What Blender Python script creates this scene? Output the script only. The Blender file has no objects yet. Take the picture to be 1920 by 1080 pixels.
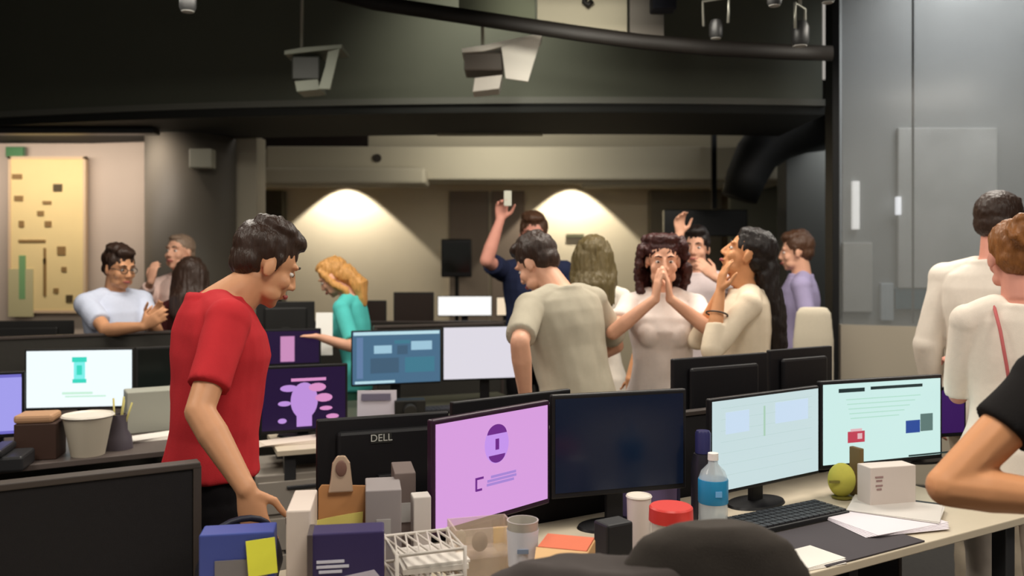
import bpy, bmesh, math, random
import numpy as np
from mathutils import Vector, Matrix, noise
random.seed(7)
SC = bpy.context.scene
COL = SC.collection
R = math.radians
# ------------------------------------------------------------------ camera, world, lights, exposure
FPX, EYE, HY = 1600.0, 1.6, 490.0
def v3(*a): return Vector(a)
def P(px, py, Y):                      # a point at a real distance Y on the sight line of a photo pixel
    return Vector(((px-960)/FPX*Y, Y, EYE-(py-HY)/FPX*Y))
cam = bpy.data.cameras.new('camera'); cam.sensor_width = 36; cam.lens = 36*FPX/1920
cam.shift_y = -50/1920; cam.clip_start = .05
co = bpy.data.objects.new('camera', cam); COL.objects.link(co)
co.location = (0, 0, EYE); co.rotation_euler = (R(90), 0, 0); SC.camera = co
cam.dof.use_dof = True; cam.dof.focus_distance = 2.5; cam.dof.aperture_fstop = 2.5
w = bpy.data.worlds.new('world'); SC.world = w; w.use_nodes = True
w.node_tree.nodes['Background'].inputs[0].default_value = (1, .93, .84, 1)
w.node_tree.nodes['Background'].inputs[1].default_value = .32
SC.view_settings.view_transform = 'Standard'; SC.view_settings.look = 'None'
SC.view_settings.gamma = 1; SC.view_settings.use_curve_mapping = False
SC.view_settings.exposure = 0.3
LIGHTS = []
def light(kind, loc, power, color=(1,.93,.82), size=.6, aim=None, spot=80, blend=.3, sy=None):
    l = bpy.data.lights.new('scene_light', kind); l.energy = power; l.color = color  # one name for room lamps and for added lights alike
    if kind == 'AREA':
        l.size = size
        if sy: l.shape = 'RECTANGLE'; l.size_y = sy
    else: l.shadow_soft_size = size
    if kind == 'SPOT': l.spot_size = R(spot); l.spot_blend = blend
    o = bpy.data.objects.new('scene_light', l); COL.objects.link(o); o.location = loc
    if aim is not None: o.rotation_euler = (Vector(aim)-Vector(loc)).to_track_quat('-Z', 'Y').to_euler()
    LIGHTS.append(o); return o
# ceiling panels above the desks (all above the frame)
PANELS = [(-2.2, 2.0), (.3, 1.2), (2.6, 1.6), (-1.6, 4.3), (.7, 4.2), (2.4, 4.4)]
for (x, y) in PANELS: light('AREA', (x, y, 3.10), 36, size=.9, sy=.9)
light('SPOT', (-.25, 5.55, 3.95), 90, color=(1,.97,.84), size=.12, aim=(-.2, 6.6, 3.05), spot=100, blend=1)  # unseen spot added to brighten the middle of the bulkhead
light('SPOT', (.3, 3.8, 2.95), 75, color=(1,.96,.84), size=.12, aim=(.35, 5.4, 3.15), spot=46, blend=1)   # unseen spot added to brighten the ceiling panels and barn doors
light('AREA', (-4.2, 7.35, 2.66), 20, color=(1,.88,.77), size=2.2, sy=.2, aim=(-4.2, 8.3, 1.85))                    # unseen light added to brighten the left wall and pin board
light('AREA', (-.1, 8.2, 2.9), 15, color=(1,.95,.82), size=1.2, aim=(-.1, 9.6, 2.7))               # unseen light added to brighten the fascia of the meeting area
light('SPOT', (-2.13, 10.62, 2.86), 135, color=(1,.94,.82), size=.03, aim=(-2.13, 10.70, 0), spot=92, blend=.1)
light('SPOT', (.76, 10.62, 2.88), 150, color=(1,.94,.80), size=.03, aim=(.76, 10.70, 0), spot=88, blend=.1)
light('AREA', (4.1, 6.6, 3.9), 62, color=(.96,.98,1), size=1.8, aim=(4.3, 7.5, 1.8))   # lamp added to brighten the room behind the glass
light('AREA', (3.6, 8.2, 3.0), 22, color=(.93,.97,1), size=1.0, aim=(3.9, 9.3, 1.5))

# ------------------------------------------------------------------ materials
def mat(name, col, rough=.6, metal=0, spec=.4, emit=None, es=1, noise_amt=0, nscale=12, bump=0, bscale=60, alpha=None, trans=0, ior=1.45, stretch=None):
    m = bpy.data.materials.new(name); m.use_nodes = True
    nt = m.node_tree; b = nt.nodes['Principled BSDF']
    b.inputs['Base Color'].default_value = (*col, 1); b.inputs['Roughness'].default_value = rough
    b.inputs['Metallic'].default_value = metal; b.inputs['Specular IOR Level'].default_value = spec
    b.inputs['IOR'].default_value = ior
    if trans: b.inputs['Transmission Weight'].default_value = trans
    if alpha is not None: b.inputs['Alpha'].default_value = alpha
    if emit is not None:
        b.inputs['Emission Color'].default_value = (*emit, 1); b.inputs['Emission Strength'].default_value = es
    if noise_amt or bump:
        tc = nt.nodes.new('ShaderNodeTexCoord'); mp = nt.nodes.new('ShaderNodeMapping')
        nt.links.new(tc.outputs['Object'], mp.inputs['Vector'])
        if stretch: mp.inputs['Scale'].default_value = stretch
    if noise_amt:
        n = nt.nodes.new('ShaderNodeTexNoise'); n.inputs['Scale'].default_value = nscale; n.inputs['Detail'].default_value = 4
        nt.links.new(mp.outputs[0], n.inputs['Vector'])
        mx = nt.nodes.new('ShaderNodeMix'); mx.data_type = 'RGBA'
        a = [max(0, c*(1-noise_amt)) for c in col]; d = [min(1, c*(1+noise_amt)) for c in col]
        mx.inputs[6].default_value = (*a, 1); mx.inputs[7].default_value = (*d, 1)
        nt.links.new(n.outputs['Fac'], mx.inputs[0]); nt.links.new(mx.outputs[2], b.inputs['Base Color'])
    if bump:
        n2 = nt.nodes.new('ShaderNodeTexNoise'); n2.inputs['Scale'].default_value = bscale; n2.inputs['Detail'].default_value = 3
        nt.links.new(mp.outputs[0], n2.inputs['Vector'])
        bp = nt.nodes.new('ShaderNodeBump'); bp.inputs['Strength'].default_value = bump; bp.inputs['Distance'].default_value = .01
        nt.links.new(n2.outputs['Fac'], bp.inputs['Height']); nt.links.new(bp.outputs[0], b.inputs['Normal'])
    return m
def s2l(r, g, b): return tuple(((c/255)/12.92 if c/255 < .04045 else ((c/255+.055)/1.055)**2.4) for c in (r, g, b))
_mc = {}
def M(key, *rgb, **k):
    if key not in _mc: _mc[key] = mat(key, s2l(*rgb), **k)
    return _mc[key]
def screen_mat(key, r, g, b, es=1.0):
    if key not in _mc: _mc[key] = mat(key, (.01,.01,.01), rough=.3, spec=.2, emit=s2l(r, g, b), es=es*.82)
    return _mc[key]

# ------------------------------------------------------------------ mesh builder
class MB:
    def __init__(s): s.v = []; s.f = []
    def add(s, vs, fs):
        n = len(s.v); s.v += [tuple(v) for v in vs]; s.f += [tuple(i+n for i in f) for f in fs]; return s
    def box(s, c, d, rz=0, M4=None):
        c = Vector(c); hx, hy, hz = d[0]/2, d[1]/2, d[2]/2
        m = Matrix.Rotation(rz, 3, 'Z') if M4 is None else M4
        vs = [c+m@Vector((x*hx, y*hy, z*hz)) for x in (-1,1) for y in (-1,1) for z in (-1,1)]
        return s.add(vs, [(0,1,3,2),(4,6,7,5),(0,4,5,1),(2,3,7,6),(0,2,6,4),(1,5,7,3)])
    def loft(s, rings, n=16, cap=True):       # rings: (centre, axis a, axis b)
        vs = []; fs = []
        for c, a, b in rings:
            c, a, b = Vector(c), Vector(a), Vector(b)
            for i in range(n):
                t = 2*math.pi*i/n; vs.append(c+a*math.cos(t)+b*math.sin(t))
        for k in range(len(rings)-1):
            for i in range(n):
                j = (i+1) % n; fs.append((k*n+i, k*n+j, (k+1)*n+j, (k+1)*n+i))
        if cap:
            fs.append(tuple(range(n))[::-1]); fs.append(tuple((len(rings)-1)*n+i for i in range(n)))
        return s.add(vs, fs)
    def cyl(s, p0, p1, r0, r1=None, n=16, cap=True):
        p0, p1 = Vector(p0), Vector(p1); r1 = r0 if r1 is None else r1
        d = (p1-p0).normalized(); a = d.orthogonal().normalized(); b = d.cross(a)
        return s.loft([(p0, a*r0, b*r0), (p1, a*r1, b*r1)], n, cap)
    def tube(s, pts, rad, n=10):
        pts = [Vector(p) for p in pts]; rads = rad if isinstance(rad, (list, tuple)) else [rad]*len(pts)
        rings = []; a = None
        for i, p in enumerate(pts):
            d = (pts[min(i+1, len(pts)-1)]-pts[max(i-1, 0)]).normalized()
            a = d.orthogonal().normalized() if a is None else (a-d*a.dot(d)).normalized()
            rings.append((p, a*rads[i], d.cross(a)*rads[i]))
        return s.loft(rings, n)
    def ell(s, c, r, m=None, nu=18, nv=12):
        c = Vector(c); m = m or Matrix.Identity(3)
        rings = []
        vs = [c+m@Vector((0, 0, -r[2]))]
        for j in range(1, nv):
            ph = -math.pi/2+math.pi*j/nv
            for i in range(nu):
                t = 2*math.pi*i/nu
                vs.append(c+m@Vector((r[0]*math.cos(ph)*math.cos(t), r[1]*math.cos(ph)*math.sin(t), r[2]*math.sin(ph))))
        vs.append(c+m@Vector((0, 0, r[2]))); L = len(vs)-1
        fs = [(0, 1+(i+1) % nu, 1+i) for i in range(nu)]
        for j in range(nv-2):
            for i in range(nu):
                a = 1+j*nu; k = (i+1) % nu; fs.append((a+i, a+k, a+nu+k, a+nu+i))
        a = 1+(nv-2)*nu; fs += [(a+i, a+(i+1) % nu, L) for i in range(nu)]
        return s.add(vs, fs)
    def cap(s, p0, p1, r0, r1=None, n=12):    # tapered capsule
        r1 = r0 if r1 is None else r1
        s.cyl(p0, p1, r0, r1, n); s.ell(p0, (r0,)*3, nu=n, nv=8); s.ell(p1, (r1,)*3, nu=n, nv=8); return s
    def lathe(s, prof, c=(0,0,0), n=24):      # profile of (radius, z)
        c = Vector(c)
        return s.loft([(c+Vector((0,0,z)), (max(r,1e-4),0,0), (0,max(r,1e-4),0)) for r, z in prof], n)
    def prism(s, poly, d):                    # 3D polygon extruded by vector d
        d = Vector(d); n = len(poly); a = [Vector(p) for p in poly]
        return s.add(a+[p+d for p in a], [tuple(range(n))[::-1], tuple(range(n, 2*n))]+[(i, (i+1) % n, (i+1) % n+n, i+n) for i in range(n)])
    def mesh(s, name, smooth):
        me = bpy.data.meshes.new(name); me.from_pydata(s.v, [], s.f)
        bm = bmesh.new(); bm.from_mesh(me); bmesh.ops.recalc_face_normals(bm, faces=bm.faces); bm.to_mesh(me); bm.free()
        if smooth: me.shade_smooth()
        return me
    def build(s, name, m, parent=None, smooth=False, bevel=0, seg=2, auto=False):
        me = s.mesh(name, smooth or auto); me.materials.append(m)
        o = bpy.data.objects.new(name, me); COL.objects.link(o)
        if parent: o.parent = parent
        if bevel:
            b = o.modifiers.new('bevel', 'BEVEL'); b.width = bevel; b.segments = seg; b.limit_method = 'ANGLE'
        if auto:
            try: me.set_sharp_from_angle(angle=R(40))
            except Exception: pass
        return o
def bake(name, mb, m, parent, voxel=.008, it=3, disp=0, dscale=(9,9,9), seed=0, bias=0):
    """the shapes in mb fused into one continuous surface"""
    me = mb.mesh(name, False); t = bpy.data.objects.new(name, me); COL.objects.link(t)
    r = t.modifiers.new('r', 'REMESH'); r.mode = 'VOXEL'; r.voxel_size = voxel; r.use_smooth_shade = True
    if it: sm = t.modifiers.new('s', 'SMOOTH'); sm.factor = .5; sm.iterations = it
    dg = bpy.context.evaluated_depsgraph_get(); dg.update()
    nm = bpy.data.meshes.new_from_object(t.evaluated_get(dg)); nm.name = name
    bpy.data.objects.remove(t); bpy.data.meshes.remove(me)
    if disp:
        sd = Vector((seed*3.1, seed*1.7, seed))
        sc = Vector(dscale)
        n = len(nm.vertices); cs = np.empty(n*3, dtype=np.float32); ns = np.empty(n*3, dtype=np.float32)
        nm.vertices.foreach_get('co', cs); nm.vertex_normals.foreach_get('vector', ns)
        cs = cs.reshape(-1, 3); ns = ns.reshape(-1, 3)
        for i in range(n):
            q = Vector((cs[i, 0]*sc.x, cs[i, 1]*sc.y, cs[i, 2]*sc.z))+sd
            cs[i] += ns[i]*disp*(noise.noise(q)+.5*noise.noise(q*2.3)+bias)
        nm.vertices.foreach_set('co', cs.reshape(-1)); nm.update()
    nm.shade_smooth(); nm.materials.clear(); nm.materials.append(m)
    o = bpy.data.objects.new(name, nm); COL.objects.link(o)
    if parent: o.parent = parent
    return o
def tag(o, label, cat, group=None, kind=None):
    if label: o['label'] = label
    if cat: o['category'] = cat
    if group: o['group'] = group
    if kind: o['kind'] = kind
    return o
def empty(name, loc, rz=0, label=None, cat=None, group=None):
    o = bpy.data.objects.new(name, None); COL.objects.link(o); o.location = loc; o.rotation_euler = (0,0,rz)
    o.empty_display_size = .1
    return tag(o, label, cat, group)
def struct(name, mb, m, **k):
    o = mb.build(name, m, **k); o['kind'] = 'structure'; return o
def copy_tree(o, parent=None, **props):
    c = o.copy(); COL.objects.link(c)
    if parent: c.parent = parent
    for k, v in props.items(): c[k] = v
    for ch in list(o.children): copy_tree(ch, c)
    return c
def text(body, size, m, parent, loc, rot=(R(90),0,0), name='lettering', ext=.0006, align='CENTER'):
    cu = bpy.data.curves.new(name, 'FONT'); cu.body = body; cu.size = size; cu.extrude = ext; cu.align_x = align; cu.align_y = 'CENTER'
    t = bpy.data.objects.new(name, cu); COL.objects.link(t)
    dg = bpy.context.evaluated_depsgraph_get(); dg.update()
    me = bpy.data.meshes.new_from_object(t.evaluated_get(dg)); bpy.data.objects.remove(t); me.materials.clear(); me.materials.append(m)
    o = bpy.data.objects.new(name, me); COL.objects.link(o); o.parent = parent; o.location = loc; o.rotation_euler = rot
    return o
# ------------------------------------------------------------------ the room
def U2(u, n, z=0): return v3(.8660*u-.5*n, .5*u+.8660*n, z)      # desk rows run 30 degrees off the picture plane
A30 = R(30)
struct('floor', MB().box((0,5,-.05), (16,18,.1)), mat('carpet', s2l(58,56,54), rough=.95, noise_amt=.25, nscale=40, bump=.4, bscale=300))
plaster = mat('plaster_cream', s2l(206,192,166), rough=.9, noise_amt=.03, nscale=6, bump=.08, bscale=90)
struct('wall_back', MB().box((0,11.08,1.75), (16,.16,3.5)), plaster)
black_paint = mat('black_paint', s2l(26,27,24), rough=.75, noise_amt=.1, nscale=5)
struct('ceiling', MB().box((0,2.6,4.35), (16,12.6,.1)), black_paint)
struct('wall_left', MB().box((-7.2,5.5,2.15), (.16,11,4.3)), black_paint)  # unseen; black chosen to stop light bouncing onto the bulkhead
struct('wall_right', MB().box((7.2,5.5,2.15), (.16,11,4.3)), mat('wall_grey', s2l(90,92,92), rough=.8))
# curved dark bulkhead
bulk = mat('bulkhead_paint', s2l(84,86,74), rough=.7, noise_amt=.06, nscale=3)
def arc_y(x): return 6.6+.02*(x-.5)**2*1.4
def arcbox(y_off0, y_off1, z0, z1, x0=-7.1, x1=2.44, n=48):
    b = MB(); vs = []; fs = []
    for i in range(n+1):
        x = x0+(x1-x0)*i/n; y = arc_y(x)
        vs += [(x, y+y_off0, z0), (x, y+y_off1, z0), (x, y+y_off1, z1), (x, y+y_off0, z1)]
    for i in range(n):
        a = i*4; c = a+4
        for k in range(4): fs.append((a+k, a+(k+1) % 4, c+(k+1) % 4, c+k))
    fs += [(0,1,2,3), (n*4+3,n*4+2,n*4+1,n*4)]
    return b.add(vs, fs)
struct('wall_bulkhead', arcbox(0, .2, 2.85, 4.3), bulk, smooth=False)
struct('trim_1', arcbox(-.07, 0, 2.81, 2.86), mat('ledge_highlight', s2l(98,98,90), rough=.55))  # paler colour puts the highlight line into the bulkhead's lower edge
struct('ceiling_soffit', arcbox(-.05, 1.1, 2.745, 2.81), black_paint)
struct('trim_2', MB().box((-.2,7.66,2.742), (.95,.10,.02)), M('soffit_light_strip', 150,145,125, rough=.6))
# meeting area beyond: stepped fascia and low ceiling
fascia = mat('fascia_paint', s2l(176,168,148), rough=.85, noise_amt=.03, nscale=4)
struct('trim_3', MB().box((.85,9.95,2.98), (9.0,.5,.72)), fascia)
struct('trim_4', MB().box((.30,9.50,2.66), (5.9,.62,.36)), fascia, bevel=.02)
struct('trim_5', MB().box((-1.86,9.22,2.50), (1.9,.55,.17)), fascia, bevel=.03)
struct('ceiling_low', MB().box((.5,10.6,2.98), (9.4,.8,.06)), fascia)
struct('trim_6', MB().box((1.9,9.75,2.50), (2.2,.5,.10)), fascia, bevel=.03)
struct('window_1', MB().box((-2.27,9.675,2.99), (1.28,.05,.24)), M('dark_window', 38,32,30, rough=.25))
o = MB().cyl((-1.45,9.17,2.71), (-1.45,9.21,2.71), .045).build('wall_speaker', M('speaker_brown', 50,44,38), smooth=False)
o.location = (0,0,0); tag(o, 'small round dark speaker set in the pale beam above the meeting area', 'speaker')
# niche and recesses in the back wall
dk = mat('brown_panel', s2l(120,106,92), rough=.7, noise_amt=.08, nscale=9, stretch=(1,1,.2))
b = MB().box((-.55,10.95,1.25), (.50,.10,2.5)); struct('door_1', b, dk, bevel=.005)
b = MB().box((-.05,10.95,1.25), (.42,.10,2.5)); struct('door_2', b, mat('brown_panel_b', s2l(128,112,98), rough=.7), bevel=.005)
struct('trim_7', MB().box((-3.05,10.9,1.25), (.28,.2,2.5)), M('corner_pillar', 70,66,54, rough=.8))
struct('wall_side', MB().box((2.2,10.9,1.25),(.9,.25,2.5)), M('side_olive', 120,112,96, rough=.85))
struct('wall_far_right', MB().box((4.2,10.2,1.7),(3.2,.15,3.4)), M('grey_green', 122,122,108, rough=.85))
struct('trim_8', MB().box((3.42,9.2,1.7),(.5,.3,3.4)), M('grey_pillar', 96,98,92, rough=.7))
struct('trim_9', MB().box((3.02,8.6,1.7),(.60,.3,3.4)), M('dark_pillar', 70,70,66, rough=.7))
# left side: pale wall, round column, strip pillar
wl = mat('left_plaster', s2l(205,188,172), rough=.85, noise_amt=.05, nscale=3)
struct('wall_left_back', MB().box((-5.2,8.35,1.4), (3.55,.12,2.8)), wl)
struct('trim_10', MB().cyl((-2.99,7.95,0), (-2.99,7.95,2.745), .40, n=48), mat('column_grey', s2l(104,98,88), rough=.55, noise_amt=.05, nscale=2), smooth=True)
struct('trim_11', MB().box((-2.54,8.3,1.4), (.20,.3,2.8)), M('strip_pale', 190,182,162, rough=.7))
struct('trim_12', MB().box((-2.75,8.4,1.4), (.16,.1,2.8)), M('gap_dark', 50,48,44, rough=.8))
o = MB().box((-2.72,7.50,2.50), (.20,.12,.17)).build('junction_box', M('box_pale', 168,166,150), bevel=.012); tag(o, 'pale grey box fixed high on the round grey column', 'box')
# exit sign
t = empty('exit_sign', P(25,284,8.2), 0, 'small green sign on the pale left wall above the pin board', 'sign')
MB().box((0,.03,0), (.17,.03,.09)).build('sign_face', M('sign_green', 70,125,75, rough=.4), t, bevel=.004)
MB().box((0,.045,0), (.19,.02,.105)).build('sign_frame', M('sign_frame_grey', 120,135,115), t, bevel=.004)
# pin board with notes
t = empty('pin_board', P(88,440,8.2), 0, 'tall pale yellow pin board with small dark notes on the left wall', 'board')
MB().box((0,.02,0), (.70,.03,1.46)).build('board_panel', mat('board_yellow', s2l(248,222,160), rough=.85, noise_amt=.05, nscale=5), t, bevel=.004)
bf = MB()
for x in (-.36,.36): bf.box((x,.02,0), (.025,.045,1.5))
for z in (-.74,.74): bf.box((0,.02,z), (.745,.045,.025))
bf.build('board_frame', M('board_frame_pale', 225,196,160), t)
for (px, py, wx, hz) in ((32,331,18,9), (108,352,16,14), (88,380,16,6), (76,400,12,9), (40,420,9,12), (90,420,12,11), (115,470,15,16), (60,452,50,5), (120,505,9,9), (35,372,16,10), (84,520,5,70), (84,480,4,30), (130,560,12,14), (105,545,9,9)):
    q = P(px, py, 8.2)-t.location
    MB().box((q.x,0,q.z), (wx*8.2/1600,.012,hz*8.2/1600)).build('note', M('note_brown', 150,118,72) if hz != 14 else M('note_dark', 88,74,48), t)
q = P(42,520,8.2)-t.location; MB().box((q.x,0,q.z), (.06,.012,.42)).build('green_strip', M('strip_green', 130,175,120), t)
q = P(30,545,8.2)-t.location; MB().box((-.25,.002,q.z-.02), (.24,.012,.46)).build('pale_sheet', M('sheet_olive', 205,196,150), t)

# right: glass wall with things behind, pale curved counter in front
gx0, gx1 = 2.44, 5.2
struct('wall_glass_room', MB().box((5.2,7.6,2.15), (4.6,.1,4.3)), mat('room_behind_glass', s2l(150,152,150), rough=.6, noise_amt=.15, nscale=1.2))
struct('trim_13', MB().box((2.42,6.45,2.15), (.05,.15,4.3)), M('jamb_dark', 22,22,22, rough=.5))
glass = mat('tinted_glass', s2l(140,142,140), rough=.22, spec=.35, alpha=.40)
def curve_panel(x0, x1, y0, bow, z0, z1, th, n=20):
    vs = []; fs = []
    for i in range(n+1):
        t_ = i/n; x = x0+(x1-x0)*t_; y = y0-bow*math.sin(math.pi*t_*.5)
        vs += [(x,y,z0), (x,y+th,z0), (x,y+th,z1), (x,y,z1)]
    for i in range(n):
        a = i*4; c = a+4
        for k in range(4): fs.append((a+k, a+(k+1) % 4, c+(k+1) % 4, c+k))
    fs += [(0,1,2,3), (n*4+3,n*4+2,n*4+1,n*4)]
    return MB().add(vs, fs)
struct('window_2', curve_panel(2.46, 5.6, 6.35, .9, 1.13, 4.25, .02), glass, smooth=False)
struct('trim_14', curve_panel(2.44, 5.6, 6.33, .9, 0, 1.13, .08), M('counter_pale', 176,166,148, rough=.6))
struct('trim_15', MB().box((2.92,6.215,2.7),(.012,.012,3.1)), M('glass_joint', 95,97,96, rough=.4))
def behind(px, py, Y, wpx, hpx, m, name, label, cat, emit=None, th=.04):
    c = P(px, py, Y); o = MB().box((0,0,0), (wpx*Y/1600, th, hpx*Y/1600)).build(name, m, bevel=.006); o.location = c
    return tag(o, label, cat)
glow_white = mat('reflection_white', (.8,.8,.78), emit=(1,.98,.94), es=.9)  # emissive white for strips that stand in for reflections in the glass
t = behind(1604, 385, 7.53, 13, 90, glow_white, 'reflection_strip', 'tall slim glowing strip standing for a reflection in the left end of the glass', 'light')
t = behind(1684, 386, 7.48, 9, 34, mat('reflection_white_b', (.8,.8,.8), emit=(.93,.95,1), es=1.2), 'reflection_strip', 'short slim glowing strip standing for a reflection in the glass beside the large pale patch', 'light')  # second added strip, another bright reflection given as a glow
t = behind(1775, 390, 7.52, 185, 300, mat('reflection_smudged', s2l(190,190,186), rough=.4, noise_amt=.35, nscale=2.2), 'reflection_patch', 'large smudged pale patch standing for a reflection in the grey glass', 'board')  # pale slab added in place of the smudged reflection on the pane
t = behind(1607, 520, 7.53, 55, 130, M('reflection_pale', 190,190,184, rough=.6), 'reflection_block', 'narrow pale upright block standing for a reflection in the left end of the glass', 'screen')  # pale slab added in place of a bright upright reflection
t = behind(1662, 566, 7.53, 24, 70, M('monitor_pale', 190,200,205, rough=.4), 'display_panel', 'narrow pale display panel low behind the glass above the counter', 'screen')
t = behind(1712, 560, 7.53, 70, 40, M('monitor_blueish', 70,105,118, rough=.4), 'display_panel', 'small blue-grey display panel low behind the glass above the counter', 'screen')
# black arched duct and black screen at the far right of the meeting area
pts = [P(1530,226,8.15), P(1492,236,8.15), P(1450,258,8.15), P(1418,292,8.15), P(1398,335,8.15), P(1386,372,8.15)]
o = MB().tube(pts, [.30,.28,.25,.21,.19,.17], 24).build('curved_duct', M('duct_black', 14,14,13, rough=.6), smooth=True)
tag(o, 'thick black curved duct bending down from the dark soffit at right', 'duct')
t = empty('ceiling_display', P(1322,418,9.0), 0, 'large black screen hanging at the right of the meeting area', 'screen')
MB().box((0,0,0), (.88,.08,.28)).build('panel', M('tv_black', 12,12,12, rough=.25), t, bevel=.01)
MB().box((.1,.03,.6), (.05,.05,.9)).build('hanger', M('tv_black', 12,12,12), t)
t = empty('wall_display', P(856,484,10.3), 0, 'small black screen on a stand against the dark brown doors', 'screen')
MB().box((0,0,0), (.37,.07,.46)).build('panel', M('tv_black', 12,12,12, rough=.25), t, bevel=.015)
MB().box((0,-.036,.01), (.32,.004,.36)).build('screen', M('tv_glass', 16,20,17, rough=.1), t)
b = MB().cyl((0,.05,-.22),(0,.05,-1.60),.025).cyl((0,.05,-1.635),(0,.05,-1.60),.2); b.build('stand', M('tv_black', 12,12,12), t, auto=True)
o = MB().box((0,0,0), (.23,.03,.045)).build('wall_plate', M('plate_dark', 90,88,66)); o.location = P(1078,442,10.98); tag(o, 'small dark horizontal plate on the lit cream back wall', 'plate')

# upper area: curved dark rail, pale sloping panels above it, fittings
pr = [P(560,-30,5.4), P(700,5,5.3), P(840,26,5.2), P(960,44,5.15), P(1080,62,5.1), P(1200,78,5.1), P(1330,90,5.1), P(1480,98,5.15), P(1560,100,5.2)]
b = MB()
b.loft([(p, v3(0,.03,0), v3(0,0,.048)) for p in pr], 12)
o = b.build('ceiling_rail', M('rail_black', 22,18,14, rough=.6), smooth=True); tag(o, 'long curved black rail sweeping across below the ceiling', 'rail')
def panel(px0, px1, y0, y1, name, label, m):
    q = [P(px0, y0[0], 5.45), P(px1, y0[1], 5.45), P(px1, y1[1], 5.35), P(px0, y1[0], 5.35)]
    o = MB().prism(q, (0,.05,0)).build(name, m, bevel=.004); return tag(o, label, 'panel', 'pale panels above the curved rail')
pp = mat('ceiling_panel_paint', s2l(186,178,156), rough=.8, noise_amt=.05, nscale=4)
pg = mat('ceiling_panel_green', s2l(120,124,104), rough=.8, noise_amt=.05, nscale=4)
panel(860, 1003, (-60,-60), (24,47), 'ceiling_panel', 'grey-green ceiling panel left of the pale one above the curved rail', pg)
panel(1007, 1176, (-60,-60), (48,70), 'ceiling_panel', 'pale cream ceiling panel with a dark hook above the curved rail', pp)
panel(1181, 1245, (-60,-60), (71,80), 'ceiling_panel', 'narrow cream ceiling panel at the right end above the curved rail', M('panel_grey', 130,124,116, rough=.8))
o = MB().tube([P(1098,-12,5.3), P(1096,4,5.3), P(1102,10,5.3), P(1110,2,5.3)], .018).build('ceiling_hook', M('rail_black', 22,18,14), smooth=True); tag(o, 'dark hook hanging in front of the cream ceiling panel', 'hook')
o = MB().box((0,0,0), (.15,.12,.09)).build('ceiling_box', M('navy_box', 26,28,40), bevel=.01); o.location = P(1243,8,5.3); tag(o, 'dark box at the top of the narrow cream ceiling panel', 'box')
met = M('metal_grey', 150,150,140, rough=.4, metal=.6)
def truss_lamp(px, py, Y, sz, label, tilt):
    t = empty('spotlight', P(px, py, Y), R(tilt), label, 'light', 'small spotlights under the dark ceiling')
    MB().lathe([(.02,-.03),(.05,-.03),(.062,0),(.062,.10),(.045,.14),(.01,.15)], n=20).build('housing', M('lamp_black', 30,30,30, rough=.4), t, auto=True).scale = (sz,sz,sz)
    MB().lathe([(.001,-.034),(.046,-.034),(.05,-.028),(.001,-.028)], n=20).build('lens', M('lens_grey', 190,190,185, rough=.2), t, auto=True).scale = (sz,sz,sz)
    o = MB().tube([(-.07,0,.06),(-.075,0,.2),(.075,0,.2),(.07,0,.06)], .008).cyl((0,0,.2),(0,0,3.9-P(px,py,Y).z+.35),.01).build('bracket', met, t, smooth=True)
truss_lamp(352, 14, 4.6, .7, 'small spotlight hanging in the dark at the upper left', 20)
truss_lamp(1342, 66, 4.8, .6, 'small spotlight just left of centre in the dark upper right corner', -30)
truss_lamp(1452, 4, 4.4, .6, 'small spotlight at the very top of the dark upper right corner', 10)
truss_lamp(1500, 78, 4.8, .8, 'low small spotlight beside the grey glass in the upper right', 50)
truss_lamp(1552, -2, 4.4, .6, 'small spotlight in the top corner against the grey glass', 0)
# two track lights with barn doors
wp = mat('white_plate', s2l(232,226,214), rough=.5); gp = M('grey_plate', 118,122,108, rough=.5); bk = M('lamp_black', 30,30,30, rough=.4)
def barn(label, Y, rod, bar, flap, body, lens, mats):
    c = P(*rod[1], Y); t = empty('barn_door_light', c, 0, label, 'light', 'barn door lights below the curved rail')
    L = lambda p, dy=0: P(*p, Y)-c+v3(0,dy,0)
    MB().cyl(L(rod[1]), L((rod[1][0], rod[1][1]-40))+v3(0,0,1.1 if Y > 5.4 else 1.0), .012).build('rod', mats[3], t, smooth=True)
    MB().prism([L(p, -.02) for p in bar], (0,.26,0)).build('top_plate', mats[0], t, bevel=.004)
    MB().prism([L(p, -.05) for p in flap], (0,.02,0)).build('barn_door', mats[1], t, bevel=.003)
    x0, y0, x1, y1 = body; a, d = L((x0,y0)), L((x1,y1)); m_ = (a+d)/2
    MB().box((m_.x, .12, m_.z), (abs(d.x-a.x), .24, abs(a.z-d.z))).build('housing', mats[2], t, bevel=.012)
    MB().prism([L(p, .0) for p in lens], (0,.2,0)).build('reflector', mats[1] if mats[1] is wp else gp, t, bevel=.004)
barn('large light with a white barn door hanging below the curved rail, right of the other', 5.6, (0,(905,88)), [(866,100),(866,92),(905,86),(1018,62),(1014,70),(908,97)], [(940,92),(1018,63),(990,156),(948,150)], (870,98,944,132), [(890,146),(942,140),(936,166),(886,172)], (wp, wp, M('housing_brown', 92,84,76, rough=.5), met))
barn('grey barn door light hanging in the dimmer left part of the bulkhead', 5.6, (0,(566,92)), [(534,104),(534,96),(566,90),(642,84),(642,92),(568,100)], [(618,100),(640,94),(622,170),(600,170),(612,130)], (546,104,600,150), [(552,152),(596,148),(600,168),(556,172)], (gp, gp, M('housing_dark', 40,42,36, rough=.5), met))
o = MB().box((-4.2,7.33,2.715), (2.3,.14,.05)).build('added_lamp_housing', M('lamp_black', 30,30,30, rough=.4), bevel=.006); tag(o, 'long dark housing added under the soffit for the light on the pin board wall', 'light')  # invented body for the light added on the left wall
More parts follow.
